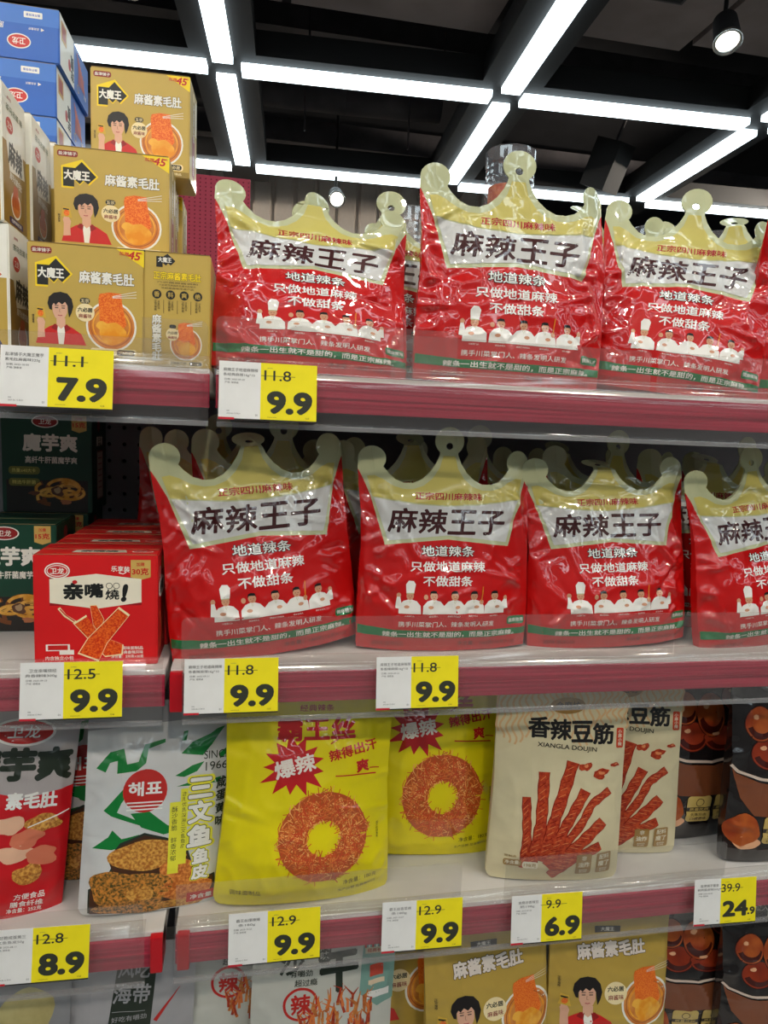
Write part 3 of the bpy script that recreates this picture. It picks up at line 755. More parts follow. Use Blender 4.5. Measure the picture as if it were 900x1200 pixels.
# ================================================================= price tags
P_W = paper((226, 226, 224)); P_Y = paper((238, 222, 10)); P_K = paper((42, 46, 34)); P_R = paper((190, 20, 40)); P_G = paper((84, 84, 84)); P_B = paper((18, 18, 20))
def price_tag(px, py, name1, name2, date, old, new, label, wd=.0945, ht=.0565, tilt=0.0, lean=8, small=None, level=None):
    c = at(px, py, -.0175)
    bm = bmesh.new(); box_bm(bm, -wd/2, wd/2, 0, .0004, -ht/2, ht/2)
    o = mkobj('price_tag', bm_mesh('price_tag', bm, [P_W]), None, tuple(c), rad(-lean, tilt, 0)); tag(o, label, 'price tag', 'yellow and white shelf price tags')
    p = Print(); W = wd*100; H = ht*100; x0 = -W/2
    sp = x0+W*.42
    p.part = 'yellow_panel'
    p.rect(sp, W/2, -H/2+.12, H/2, P_Y, 0)
    p.rect(x0, W/2, -H/2, -H/2+.12, P_B, 0); p.rect(x0, x0+1.5, -H/2, -H/2+.22, P_R, 1)
    p.part = 'lettering'
    cx = (sp+W/2)/2-.15
    p.text(old, cx-.95, H/2-1.2, .98, P_K, w=.74*(len(old)-1)+.35, bold=.010, lay=2)
    p.stroke([(cx-2.55, H/2-1.25), (cx+.75, H/2-1.25)], .05, P_K, 3)
    if small:
        p.text(new, cx-.25, -.95, 1.75, P_K, w=3.3, bold=.045, lay=2); p.text(small, cx+2.0, -1.35, .85, P_K, w=.95, bold=.045, lay=2)
    else: p.text(new, cx+.25, -1.0, 2.0, P_K, w=4.1, bold=.05, lay=2)
    p.text('超市零售价', sp+.9, H/2-.5, .10, P_G, bold=0, lay=2)
    p.text(name1, x0+2.05, H/2-.8, .34, P_G, w=min(3.3, .42*len(name1)), bold=0, lay=2); p.text(name2, x0+1.9, H/2-1.3, .34, P_G, w=min(3.0, .36*len(name2)), bold=0, lay=2)
    p.text('日期: '+date, x0+1.5, H/2-1.75, .2, P_G, w=1.9, bold=0, lay=2); p.text('产地: 湖南省', x0+1.2, H/2-2.05, .2, P_G, w=1.3, bold=0, lay=2)
    p.text('规格', x0+.9, -H/2+.85, .13, P_G, bold=0, lay=2); p.text('2025-06-12 09:31', x0+1.4, -H/2+.6, .13, P_G, bold=0, lay=2); p.text('01', sp-.35, -H/2+.5, .2, P_G, bold=0, lay=2)
    p.text('www.price.cn/tel', sp+1.1, -H/2+.35, .12, P_K, bold=0, lay=2); p.text('元/袋', W/2-.9, -H/2+.38, .16, P_K, bold=0, lay=2)
    p.build(o, lambda u, v, f: (np.stack([u*.01, -f+0*u, v*.01], 1), np.tile((0., -1., 0.), (len(u), 1))), base=.01, inc=.006)
    return o
price_tag(67, 443, '盐津铺子大魔王魔芋', '素毛肚麻酱味225g', '2025-10-09', '11.1', '7.9', 'yellow and white price tag reading 7.9, below the gold cartons', wd=.098, lean=10)
price_tag(314.5, 459.5, '麻辣王子地道麻辣辣', '条经典麻辣16g*10', '2025-09-20', '11.8', '9.9', 'price tag reading 9.9 on the top shelf under the first red pouch')
price_tag(84, 809.5, '卫龙亲嘴烧经', '典香辣味300g', '2025-09-23', '12.5', '9.9', 'price tag reading 12.5 and 9.9 under the red carton')
price_tag(271.5, 804, '麻辣王子地道麻辣辣', '条香辣麻辣16g*10', '2025-09-21', '11.8', '9.9', 'left 9.9 price tag on the middle shelf, below the first pouch', wd=.094)
price_tag(489.5, 800, '麻辣王子地道麻辣辣', '条香辣麻辣16g*10', '2025-09-21', '11.8', '9.9', 'right 9.9 price tag on the middle shelf, below the second pouch', wd=.0905)
price_tag(47, 1119.5, '甘脆咸蛋黄三', '文鱼鱼皮50g', '2025-08-11', '12.8', '8.9', 'price tag reading 12.8 and 8.9 under the fish skin pouches', tilt=1)
price_tag(322, 1097.5, '霸王丝爆辣辣', '条180g', '2025-10-23', '12.9', '9.9', 'price tag reading 12.9 and 9.9 under the front yellow pouch', wd=.0985)
price_tag(495, 1084, '霸王丝香菜辣', '条180g', '2025-10-07', '12.9', '9.9', 'price tag reading 12.9 and 9.9 midway between yellow and cream pouches', wd=.0935, tilt=1)
price_tag(641, 1076, '金磨坊香辣豆', '筋198g', '2025-09-20', '9.9', '6.9', 'price tag reading 9.9 and 6.9 under the cream pouches', wd=.0885, tilt=1)
price_tag(850, 1056, '盐津铺子蛋皇', '鹌鹑蛋卤味567g', '2025-09-05', '39.9', '24', 'price tag reading 39.9 and 24.9 under the dark egg pouches', wd=.086, tilt=1.5, small='.9')

# ================================================================= cartons
def carton(name, W, Dp, H, cols, prints, loc, rot, label, cat='box', group=None):
    """cols: front, side, top; prints: dict face -> Print in cm, origin at the face centre"""
    bm = bmesh.new(); b = .0012
    box_bm(bm, -W/2, W/2, 0, Dp, 0, H, 0, .0)
    for f in bm.faces:
        n = f.normal
        f.material_index = 0 if abs(n.y) > .5 else (1 if abs(n.x) > .5 else 2)
    bmesh.ops.bevel(bm, geom=bm.edges[:], offset=b, segments=2, affect='EDGES')
    o = mkobj(name, bm_mesh(name, bm, list(cols)), None, loc, rot); tag(o, label, cat, group)
    bm = bmesh.new(); box_bm(bm, -W/2+.002, W/2-.002, Dp*.5-.0003, Dp*.5+.0003, H-.0002, H+.0002); box_bm(bm, -W/2+.001, W/2-.001, .0005, .0012, H-.0001, H+.0003)
    mkobj('lid_flap', bm_mesh('lid_flap', bm, [mat('card_edge', (150, 130, 90), rough=.8)]), o)
    for face, p in prints.items():
        def sf(u, v, f, face=face):
            n = len(u)
            if face == 'front': return np.stack([u*.01, -f+0*u, v*.01+H/2], 1), np.tile((0., -1, 0), (n, 1))
            if face == 'right': return np.stack([W/2+f+0*u, u*.01+Dp/2, v*.01+H/2], 1), np.tile((1., 0, 0), (n, 1))
            if face == 'top': return np.stack([u*.01, v*.01+Dp/2, H+f+0*u], 1), np.tile((0., 0, 1), (n, 1))
        p.build(o, sf, base=.010, inc=.006)
    return o
G_GOLD = card((196, 166, 78)); G_GOLDD = card((150, 124, 52)); K = card((24, 26, 24)); Y1 = card((245, 214, 20)); W1 = card((240, 238, 228)); R1 = card((200, 30, 28)); RD = card((140, 34, 28)); CREAM = card((244, 226, 176))
SKIN = card((226, 176, 148)); HAIR = card((26, 20, 20)); SHIRT = card((204, 34, 30)); SHIRTD = card((150, 20, 20))
F_ORANGE = mat('printed_orange_sheet', (232, 92, 16), rough=.35, rgb2=(250, 140, 50), nscale=900, ramp=(.42, .58))
F_SAUCE = mat('printed_sesame_sauce', (236, 150, 26), rough=.35, rgb2=(248, 186, 70), nscale=60)
F_BOWL = mat('printed_brown_sauce', (206, 120, 46), rough=.4, rgb2=(226, 148, 70), nscale=50)
def person_print(p, x, y, s):
    """man in an open red shirt holding up a small pack; x,y is the chin"""
    q = lambda pts: [(x+a*s, y+b*s) for a, b in pts]
    p.poly(q([(-2.5, -2.6), (-2.2, -1.5), (-1.1, -.75), (-.3, -.4), (.5, -.4), (1.3, -.8), (2.2, -1.4), (2.7, -2.6)]), SHIRT, 2)
    p.poly(q([(-.35, -.5), (-.15, -2.6), (.35, -2.6), (.6, -.5)]), W1, 3)
    p.poly(q([(-.6, -.45), (-.9, -.9), (-.3, -1.2), (-.2, -.5)]), SHIRTD, 4); p.poly(q([(.75, -.45), (1.1, -.9), (.5, -1.3), (.4, -.5)]), SHIRTD, 4)
    p.poly(q([(-.35, .2), (-.35, -.55), (.1, -.95), (.55, -.55), (.55, .2)]), SKIN, 4)
    p.poly(q([(-.75, 1.6), (-.72, .8), (-.5, .25), (-.1, -.02), (.15, -.02), (.5, .25), (.75, .8), (.8, 1.6), (.4, 2.1), (-.4, 2.1)]), SKIN, 5)
    p.poly(q([(-1.05, 1.1), (-1.25, 1.7), (-1.1, 2.4), (-.6, 2.85), (.1, 3.0), (.8, 2.85), (1.25, 2.3), (1.4, 1.5), (1.2, .8), (.95, .3), (.85, .9), (.8, 1.55), (.55, 1.95), (.25, 1.65), (-.1, 1.9), (-.4, 1.55), (-.6, 1.75), (-.78, 1.5), (-.8, 1.0)]), HAIR, 6)
    for sx in (-.32, .36): p.stroke(q([(sx-.17, 1.28), (sx+.17, 1.28)]), .09*s, HAIR, 7); p.stroke(q([(sx-.2, 1.5), (sx+.2, 1.52)]), .07*s, HAIR, 7)
    p.stroke(q([(.0, 1.2), (-.04, .85), (.1, .82)]), .05*s, card((170, 110, 90)), 7)
    p.stroke(q([(-.2, .5), (.02, .46), (.26, .5)]), .1*s, card((190, 90, 90)), 7)
    p.poly(q([(-2.3, -2.0), (-2.25, -.6), (-2.35, -.1), (-2.1, .15), (-1.7, .1), (-1.5, -.3), (-1.6, -.9), (-1.55, -1.9)]), SKIN, 5)
    for k in range(3): p.stroke(q([(-2.2+.2*k, -.05), (-2.15+.2*k, .3)]), .14*s, SKIN, 6)
    p.poly(q([(-2.5, .2), (-2.3, 1.3), (-1.6, 1.2), (-1.4, .1)]), card((214, 176, 60)), 7); p.poly(q(circ(-1.95, .6, .3, .35, n=10)), F_ORANGE, 8); p.stroke(q([(-2.3, 1.05), (-1.7, 1.0)]), .15*s, K, 8)
def bowl_print(p, x, y, r, chop=True, badge=True):
    p.poly(circ(x, y, r, r*1.03), W1, 2); p.poly(circ(x, y, r*.92, r*.95), F_BOWL, 3); p.ring(x, y, r*.72, r*.05, F_SAUCE, 4); p.ring(x, y, r*.82, r*.03, card((170, 84, 30)), 4)
    p.poly([(x-.5*r, y+1.1*r), (x-.45*r, y+1.28*r), (x-.1*r, y+1.36*r), (x+.4*r, y+1.34*r), (x+.42*r, y+1.0*r), (x+.6*r, y+.1*r), (x+.4*r, y-.2*r), (x-.05*r, y-.15*r), (x-.45*r, y+.1*r)], F_ORANGE, 5)
    p.poly(blob(x+.05*r, y-.3*r, .5*r, .48*r, 4, .05), F_SAUCE, 6); p.poly(blob(x-.35*r, y+.0*r, .25*r, .18*r, 9, .05), F_SAUCE, 6)
    if chop:
        for k in range(3): p.stroke([(x+.05*r, y+(1.15+.03*k)*r), (x+1.0*r, y+(1.22+.12*k)*r)], .05, W1, 6)
def gold_front(W, H):
    p = Print(); p.part = 'lettering'
    p.rect(-4.95, -3.1, H/2-1.05, H/2-.45, RD, 1, r=.22); p.text('盐津铺子', -4.02, H/2-.75, .34, W1, w=1.6, lay=3)
    p.poly([(W/2, H/2-.1), (W/2-2.6, H/2-.1), (W/2, H/2-1.7)], Y1, 1)
    p.text('加赠', W/2-1.85, H/2-.5, .38, R1, w=.85, lay=3, rot=-5); p.text('45', W/2-.9, H/2-.62, .72, R1, w=1.05, bold=.03, lay=3, rot=-5, shear=.15); p.text('%', W/2-.25, H/2-.35, .2, R1, lay=3)
    a = [(-4.45, 3.45), (-3.35, 3.45), (-3.35, 3.45), (-2.75, 4.1), (-1.45, 2.75), (-2.2, 1.95), (-2.6, 2.3), (-2.95, 1.9), (-3.45, 2.35), (-3.45, 1.6), (-4.45, 1.6)]
    cx = sum(q[0] for q in a)/len(a); cy = sum(q[1] for q in a)/len(a)
    p.poly([(cx+(u-cx)*1.12, cy+(v-cy)*1.17) for u, v in a if (u, v) != (-3.35, 3.45)]+[], Y1, 1); p.poly([a[0]]+a[2:], K, 2)
    p.text('大魔王', -3.2, 2.75, .92, W1, w=2.3, bold=.04, lay=3)
    p.text('麻酱素毛肚', 1.85, 2.6, 1.1, W1, w=5.0, bold=.035, lay=3, out=K, outw=.03)
    p.part = 'person_picture'; person_print(p, -2.45, -1.6, .88)
    p.part = 'bowl_picture'; bowl_print(p, 2.25, -1.9, 2.35)
    p.part = 'lettering'
    p.poly(circ(-.15, -.75, .86), CREAM, 7); p.rect(-.62, .3, .1, .62, K, 8, r=.25); p.text('五宗', -.16, .36, .36, CREAM, lay=9)
    p.text('六必居', -.15, -.5, .42, K, w=1.35, bold=.03, lay=9); p.text('麻酱味', -.15, -1.08, .4, RD, w=1.2, lay=9)
    p.rect(.3, 4.6, -4.75, -4.05, CREAM, 7, r=.25); p.text('芝麻酱咒用', 1.45, -4.4, .4, K, w=1.9, lay=9); p.rect(2.75, 4.45, -4.68, -4.12, K, 8, r=.25); p.text('六必居', 3.6, -4.4, .36, CREAM, w=1.3, lay=9)
    p.text('精选推荐', -4.85, -1.3, .2, K, vert=True, lay=2); p.text('净含量：225克 调味面制品', 2.4, -5.1, .28, CREAM, w=4, lay=2)
    p.rect(-5.2, 5.2, -5.45, -4.85, G_GOLDD, 0)
    return p
GF = gold_front(10.6, 11.1)
def gold_side():
    p = Print(); p.part = 'lettering'
    a = [(-2.0, 5.1), (-1.35, 5.1), (-.95, 5.4), (-.2, 4.75), (-.65, 4.3), (-.9, 4.5), (-1.1, 4.25), (-1.4, 4.5), (-1.4, 4.1), (-2.0, 4.1)]
    p.poly(a, K, 2); p.text('大魔王', -1.2, 4.8, .48, W1, w=1.25, bold=.03, lay=3)
    p.text('正宗麻酱素毛肚', 0, 3.3, .74, Y1, w=4.5, bold=.03, lay=3, out=K, outw=.03)
    for i, t_ in enumerate(('六必居麻酱调和', '六必居芝麻酱料及素毛肚配方', '芝麻酱香味地道产品')): p.text(t_, 0, 2.68-i*.27, .17, K, w=3.9-.4*i, lay=3, bold=.0)
    for i, c in enumerate('香料爽绝'):
        x = -1.95+i*1.3; p.poly(circ(x, 1.5, .44), K, 2); p.text(c, x, 1.5, .5, G_GOLD, lay=3, bold=.02); p.text('正宗麻酱', x-.12, .8, .24, K, vert=True, lay=3, bold=0); p.text('浓香四溢', x+.18, .8, .2, K, vert=True, lay=3, bold=0)
        if i: p.stroke([(x-.65, 1.0), (x-.65, -.3)], .04, K, 2)
    p.text('麻酱素毛肚', -1.95, -.9, .85, W1, vert=True, w=.85, bold=.035, lay=3, out=K, outw=.03)
    p.part = 'bowl_picture'; bowl_print(p, .85, -3.2, 1.55)
    p.part = 'lettering'; p.poly(circ(-.45, -2.3, .62), CREAM, 7); p.rect(-.75, -.1, -1.72, -1.35, K, 8, r=.17); p.text('六必居', -.45, -2.15, .3, K, lay=9); p.text('麻酱味', -.45, -2.6, .28, RD, lay=9)
    p.rect(-.9, 2.5, -5.3, -4.85, CREAM, 7, r=.2); p.text('芝麻酱咒用', .1, -5.08, .28, K, w=1.5, lay=9); p.rect(1.2, 2.4, -5.25, -4.9, K, 8, r=.15); p.text('六必居', 1.8, -5.08, .22, CREAM, lay=9)
    return p
def gold_rside():
    p = Print(); p.part = 'side_print'
    p.rect(-1.2, 1.2, -4.5, 0, RD, 1, r=.2); p.text('麻酱素毛肚', 0, 3.4, .8, W1, vert=True, lay=3, out=K); p.poly(circ(0, 4.6, .5), CREAM, 1); p.rect(1.6, 2.6, 1.0, 4.8, W1, 1); p.text('非卖品', 0, -2.2, .7, W1, vert=True, lay=3)
    return p
s1 = SURF[1]+.0003
gold_spots = [(-.158, .020, 0, 'gold carton at the front, above the 7.9 price tag', 0), (-.158, .088, 0, 'gold carton hidden second in the bottom layer of the stack', 0),
              (-.150, .156, 0, 'gold carton hidden third in the bottom layer of the stack', 0), (-.146, .224, 0, 'gold carton at the back of the bottom layer', 0),
              (-.1465, .089, 1, 'gold carton in the middle of the stepped stack, resting on the front one', .0), (-.1455, .158, 1, 'gold carton whose side shows just behind the middle gold carton', 0),
              (-.1415, .226, 1, 'gold carton rearmost of the middle layer, only its side edge showing', 0), (-.1285, .160, 2, 'topmost gold carton of the stepped stack, against the ceiling', -2.5)]
g0 = None; GRS = gold_rside()
for x, y, l, lab, rz in gold_spots:
    loc = (x, y, s1+l*.1115)
    if g0 is None:
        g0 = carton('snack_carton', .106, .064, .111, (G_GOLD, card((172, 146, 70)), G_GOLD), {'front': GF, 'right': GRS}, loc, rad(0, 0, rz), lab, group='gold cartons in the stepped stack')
    else:
        c = dup(g0, loc, rad(0, 0, rz), lab)
        if l == 1 and y < .1: c.scale = (1.08, 1, 1)
        if l == 2: c.scale = (1.02, 1, 1)
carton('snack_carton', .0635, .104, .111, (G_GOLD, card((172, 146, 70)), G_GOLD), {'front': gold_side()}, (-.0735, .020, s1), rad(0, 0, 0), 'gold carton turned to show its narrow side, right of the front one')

# white and gold cartons shelved edge-on at the far left (their wide face looks right)
def wg_right():
    p = Print(); p.part = 'face_print'
    p.rect(-3.5, 3.5, -6.2, 1.3, card((150, 116, 44)), 1)
    p.text('茶马古道 味', .1, 4.5, .62, card((110, 120, 90)), w=4.8, lay=3, rot=0, bold=.01); p.text('魔芋辣条', -1.4, 5.4, .28, card((170, 60, 80)), lay=3)
    p.poly(circ(-1.4, 3.0, 1.0, .72), card((196, 40, 30)), 2); p.text('卫龙', -1.4, 3.0, .6, W1, lay=3)
    p.poly([(-2.6, 2.0), (2.4, 1.8), (3.0, -.8), (-1.6, -1.2)], W1, 2); p.text('麻辣', .2, .4, 2.2, K, w=4.0, bold=.04, lay=3, rot=-6); p.text('魔芋丝素毛肚', .2, -1.7, .7, W1, w=3.6, lay=3, rot=-6)
    p.part = 'bowl_picture'; p.poly(circ(.1, -4.0, 1.5, 1.3), W1, 3); p.poly(circ(.1, -4.0, 1.3, 1.1), F_BOWL, 4)
    for k in range(5): p.stroke([(-.9+.4*k, -4.3), (-.7+.35*k, -3.2), (-.3+.22*k, -2.2)], .3, card((190, 84, 34)), 5)
    p.rect(-1.9, 2.1, -6.0, -5.4, card((62, 42, 96)), 4, r=.1); p.text('吃魔芋辣味更过瘾', .1, -5.7, .35, W1, lay=6)
    return p
def wg_front():
    p = Print(); p.part = 'edge_print'; p.rect(-5.0, 5.0, -6.3, 1.3, card((190, 160, 70)), 1)
    p.poly([(3.6, 2.4), (4.6, 1.6), (3.6, .8), (2.6, 1.6)], card((216, 90, 40)), 2); p.poly(circ(3.4, -2.8, .9), W1, 2); p.poly([(3.0, -4.8), (4.2, -4.4), (4.6, -5.2), (3.4, -5.6)], card((50, 50, 100)), 2)
    return p
wgr, wgf = wg_right(), wg_front(); wg0 = None
for x, y, l, lab in ((-.283, .032, 0, 'white and gold carton at the far left edge, bottom layer'), (-.282, .108, 0, 'white and gold carton behind the bottom layer one at far left'), (-.280, .186, 0, 'rearmost white and gold carton of the bottom layer at far left'),
                     (-.286, .030, 1, 'nearest upper-layer white and gold carton at far left, cut by the picture edge'), (-.2815, .106, 1, 'middle white and gold carton of the upper layer, left of the gold stack'), (-.2765, .184, 1, 'rear white and gold carton of the upper layer, under the blue cartons')):
    loc = (x, y, s1+l*.1285)
    if wg0 is None: wg0 = carton('snack_carton', .105, .071, .128, (W1, W1, W1), {'right': wgr, 'front': wgf}, loc, rad(0, 0, 0), lab, group='white and gold cartons at far left')
    else: dup(wg0, loc, None, lab)
# blue cartons lying upside down
BL = card((22, 96, 190)); BL2 = card((60, 120, 205))
def blue_front():
    p = Print(); p.part = 'lettering'
    p.rect(-8.0, 8.0, 1.0, 3.05, BL2, 1); p.rect(4.0, 6.1, 1.75, 2.45, W1, 2, r=.1); p.text('撕开有惊喜', 5.05, 2.1, .3, BL, w=1.6, lay=3, rot=180)
    p.text('原味', .9, .6, .7, W1, w=1.7, lay=3, rot=180); p.poly([(5.9, .75), (6.3, .55), (5.9, .35)], W1, 2); p.text('此处撕开', 5.1, .55, .28, W1, lay=3, rot=180)
    p.text('魔芋爽', -1.9, -.9, 1.7, W1, w=5.4, bold=.03, lay=3, rot=180)
    p.poly(circ(3.4, -1.0, 1.35, .85), W1, 2); p.poly(circ(3.4, -1.0, 1.22, .72), card((200, 36, 30)), 3); p.text('卫龙', 3.4, -1.0, .75, W1, w=1.5, lay=4, rot=180, bold=.02)
    return p
def blue_right():
    p = Print(); p.part = 'face_print'
    p.rect(-7.6, -.6, -3.0, 3.0, W1, 1); p.rect(-6.9, -4.4, 0.2, 2.5, card((206, 160, 70)), 2, r=.2); p.rect(-6.5, -4.8, .6, 2.2, card((170, 60, 40)), 3)
    p.text('魔芋', -1.6, -.2, 1.6, K, w=1.5, vert=True, lay=3, rot=180, bold=.04, gap=.8); p.poly(circ(-3.0, -1.0, .6, .7), card((190, 40, 40)), 2)
    for k in range(7): p.stroke([(1.2+.6*k, 2.4-.3*k), (2.0+.45*k, .8-.2*k), (1.8+.6*k, -1.2)], .35, card((206, 90, 60)), 3)
    p.ring(1.6, -1.9, .5, .12, card((210, 170, 60)), 3); p.text('原味', 5.5, -1.5, .6, W1, lay=3, rot=180)
    return p
b0 = None; bf, br = blue_front(), blue_right()
for k in range(7):
    lab = {4: 'third blue carton from the top, mostly behind the white and gold cartons', 3: 'fourth blue carton from the top, hidden behind other cartons', 6: 'topmost blue carton lying upside down at the top left', 5: 'second blue carton from the top, partly behind the white and gold cartons'}.get(k, 'blue carton lower in the stack hidden behind the white and gold ones')
    loc = (-.318-.0045*(6-k) + (.004 if k < 5 else 0), .262, s1+.0622*k)
    if b0 is None: b0 = carton('snack_carton', .160, .155, .062, (BL, BL, BL), {'front': bf, 'right': br}, loc, (0, 0, 0), lab, group='blue cartons stacked at top left')
    else: dup(b0, loc, None, lab)

# middle shelf: red cartons
RC = card((214, 22, 26)); RCD = card((150, 14, 20)); GLD = card((206, 170, 90))
def stick_food(name, c1, c2, sc=60): return mat(name, c1, rough=.3, rgb2=c2, nscale=sc, ramp=(.38, .62), detail=6)
F_SPICY = stick_food('printed_spicy_strip', (206, 40, 10), (240, 110, 40), 500)
def red_front():
    p = Print(); p.part = 'lettering'
    p.poly(circ(-3.7, 4.15, 1.2, .82), W1, 1); p.poly(circ(-3.7, 4.15, 1.08, .7), R1, 2); p.ring(-3.7, 4.15, .95, .08, W1, 3, ry=.55); p.text('卫龙', -3.7, 4.15, .62, W1, w=1.3, lay=4, bold=.02)
    p.text('乐享装', 2.35, 4.35, .6, W1, w=1.8, lay=3, bold=.02, rot=-3); p.stroke([(2.2, 3.95), (2.6, 3.85), (2.9, 4.0)], .1, W1, 3)
    p.poly([(3.35, 5.3), (5.3, 5.3), (5.3, 3.5), (4.3, 3.2), (3.35, 3.5)], GLD, 1); p.text('加赠', 4.3, 4.85, .38, R1, lay=3); p.text('30克', 4.3, 4.1, .7, R1, w=1.6, bold=.03, lay=3)
    p.rect(-4.45, 4.4, .55, 3.5, RCD, 0)
    p.poly([(-4.45, 3.3), (0, 3.85), (4.4, 3.3), (4.4, .85), (0, .2), (-4.45, .85)], card((238, 230, 208)), 1)
    p.text('亲', -2.2, 2.05, 1.6, K, w=1.75, bold=.05, lay=3); p.text('嘴', -.2, 2.1, 1.4, K, w=1.7, bold=.04, lay=3); p.text('燒', 1.55, 1.7, 1.05, K, w=1.3, bold=.02, lay=3)
    p.text('!', 2.75, 1.85, 1.6, K, bold=.06, lay=3, shear=.15); p.poly(circ(-2.05, 3.0, .25, .2, n=10), R1, 4)
    p.ring(1.25, 2.6, .3, .06, K, 3, n=14); p.ring(1.95, 2.6, .3, .06, K, 3, n=14)
    p.part = 'food_picture'
    def slab(pts, l):
        c = np.mean(pts, axis=0); p.poly([(c[0]+(u-c[0])*1.07, c[1]+(v-c[1])*1.07) for u, v in pts], CREAM, l); p.poly(pts, F_SPICY, l+1)
    slab([(-.6, .5), (.0, .55), (.7, -.9), (.3, -2.4), (-.3, -1.5)], 2)
    slab([(-2.1, -1.4), (-.9, -.6), (.3, -2.6), (2.5, -3.6), (2.4, -4.6), (.8, -4.8)], 4)
    slab([(2.1, .2), (3.1, -.6), (1.0, -3.4), (.2, -5.2), (-1.7, -4.4), (-.8, -2.9)], 6)
    p.stroke([(-3.6, .3), (-3.0, -.5), (-2.0, -1.2)], .3, CREAM, 2); p.stroke([(-3.5, .2), (-3.0, -.4), (-2.1, -1.1)], .12, R1, 3)
    p.part = 'lettering'
    p.rect(-4.9, -2.6, -4.2, -3.5, W1, 1); p.rect(-4.7, -2.8, -4.1, -3.6, R1, 2); p.rect(-3.6, -2.2, -4.6, -4.1, W1, 3); p.text('内含独立小包', -3.6, -4.95, .42, W1, w=2.7, lay=3)
    p.text('调味面制品', 3.5, -4.0, .36, W1, w=2.1, lay=3); p.text('经典香辣风味', 3.4, -4.45, .36, W1, w=2.3, lay=3); p.text('净含量：270克+30克', 3.0, -4.9, .36, W1, w=3.2, lay=3)
    return p
def red_right():
    p = Print(); p.part = 'side_print'
    p.ring(-1.2, 3.7, .5, .1, W1, 2); p.rect(.2, 1.6, 3.6, 5.0, GLD, 1); p.poly([(-2.0, 2.6), (0, 3.2), (2.0, 2.6), (2.0, 1.2), (0, .8), (-2.0, 1.2)], W1, 1); p.text('亲嘴', 0, 2.0, 1.2, K, w=2.6, bold=.04, lay=3)
    for a, b in (((-1.5, -.5), (1.2, -4.5)), ((1.5, -.5), (-1.3, -4.5))): p.stroke([a, b], .9, card((226, 70, 34)), 2); p.stroke([a, b], .08, CREAM, 3)
    return p
def red_top():
    p = Print(); p.part = 'top_print'; p.poly([(-2.6, -1.9), (2.8, -1.9), (2.5, -.6), (-2.4, -.6)], card((220, 214, 196)), 1); p.text('亲嘴燒', 0, -1.25, .8, K, w=3.6, lay=3, bold=.04); p.poly(circ(4.3, -1.3, 1.1, .5), W1, 1); p.poly(circ(4.3, -1.3, .95, .4), R1, 2); p.text('卫龙', 4.3, -1.3, .4, W1, lay=3)
    return p
s2 = SURF[2]+.0003
r0 = None
for k, (x, y, lab) in enumerate(((-.1515, .019, 'red carton at the front of the middle shelf, above the 12.5 price tag'), (-.1475, .083, 'second red carton, directly behind the front one'), (-.1435, .147, 'third red carton counted from the front'), (-.141, .211, 'rearmost red carton of the row, its lid in shadow'))):
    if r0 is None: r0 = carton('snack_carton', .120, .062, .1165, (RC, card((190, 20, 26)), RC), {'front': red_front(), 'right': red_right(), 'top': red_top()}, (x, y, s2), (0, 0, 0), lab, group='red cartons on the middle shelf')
    else: dup(r0, (x, y, s2), None, lab)
# dark green cartons
GN = card((16, 66, 48)); GND = card((34, 30, 26))
F_NOOD = stick_food('printed_yellow_strip', (216, 150, 40), (240, 190, 90), 80)
def green_front():
    p = Print(); p.part = 'lettering'
    p.rect(-4.9, 4.9, -6.3, -2.2, GND, 0); p.poly(circ(-.2, 5.3, 1.6, .8), W1, 1); p.poly(circ(-.2, 5.3, 1.45, .68), card((150, 30, 30)), 2); p.text('卫龙', -.2, 5.3, .7, W1, lay=3)
    p.text('魔芋爽', .4, 2.6, 2.1, W1, w=6.4, bold=.045, lay=3); p.text('高纤牛肝菌魔芋爽', .5, .4, .85, W1, w=6.2, bold=.025, lay=3)
    p.poly([(3.0, 6.2), (4.8, 6.2), (4.8, 4.3), (3.9, 4.0), (3.0, 4.3)], GLD, 1); p.text('加量', 3.9, 5.75, .38, R1, lay=3); p.text('15克', 3.9, 5.0, .65, R1, w=1.5, bold=.03, lay=3)
    for y in (-.9, -2.4): p.rect(-4.6, -.9, y-.6, y+.4, card((120, 120, 50)), 1, r=.4)
    p.text('热量≤40大卡', -2.8, -1.0, .5, card((230, 220, 120)), w=2.8, lay=3); p.text('精选牛肝菌', -2.8, -2.5, .5, card((230, 220, 120)), w=2.8, lay=3)
    p.part = 'food_picture'
    r = random.Random(3)
    for k in range(12):
        a = r.uniform(0, 6.28); x = 1.2+1.4*math.cos(a); y = -3.8+.7*math.sin(a)
        aa = r.uniform(0, 360); ra = r.uniform(.9, 2.0); rb = r.uniform(.5, 1.2)
        p.stroke(circ(x, y, ra, rb, n=14, a0=aa-8, a1=aa+240, closed=False), .5, card((120, 66, 24)), 2+k % 3)
        p.stroke(circ(x, y, ra, rb, n=14, a0=aa, a1=aa+r.uniform(150, 260), closed=False), .36, F_NOOD, 3+k % 4)
    p.poly(blob(1.2, -3.6, .8, .6, 5), card((96, 60, 40)), 7); p.poly(blob(1.2, -3.5, .45, .35, 6), card((180, 150, 110)), 8); p.poly(blob(2.2, -5.0, .6, .35, 7), card((180, 110, 70)), 7); p.poly(blob(-1.6, -3.9, .6, .3, 8), card((110, 60, 40)), 7)
    return p
def green_right():
    p = Print(); p.part = 'side_print'; p.poly(circ(-.4, 4.9, .8), card((150, 40, 40)), 1); p.text('魔芋爽', 0, 2.9, 1.3, W1, w=3.8, bold=.04, lay=3); p.rect(-1.6, 2.2, -5, 1.6, card((150, 100, 90)), 1); p.rect(-1.4, 2.0, -4.8, 1.4, card((206, 196, 186)), 2)
    for k in range(6): p.stroke([(-.8, .6-k*.8), (1.4, .6-k*.8)], .12, card((150, 50, 50)), 3)
    return p
gr0 = None
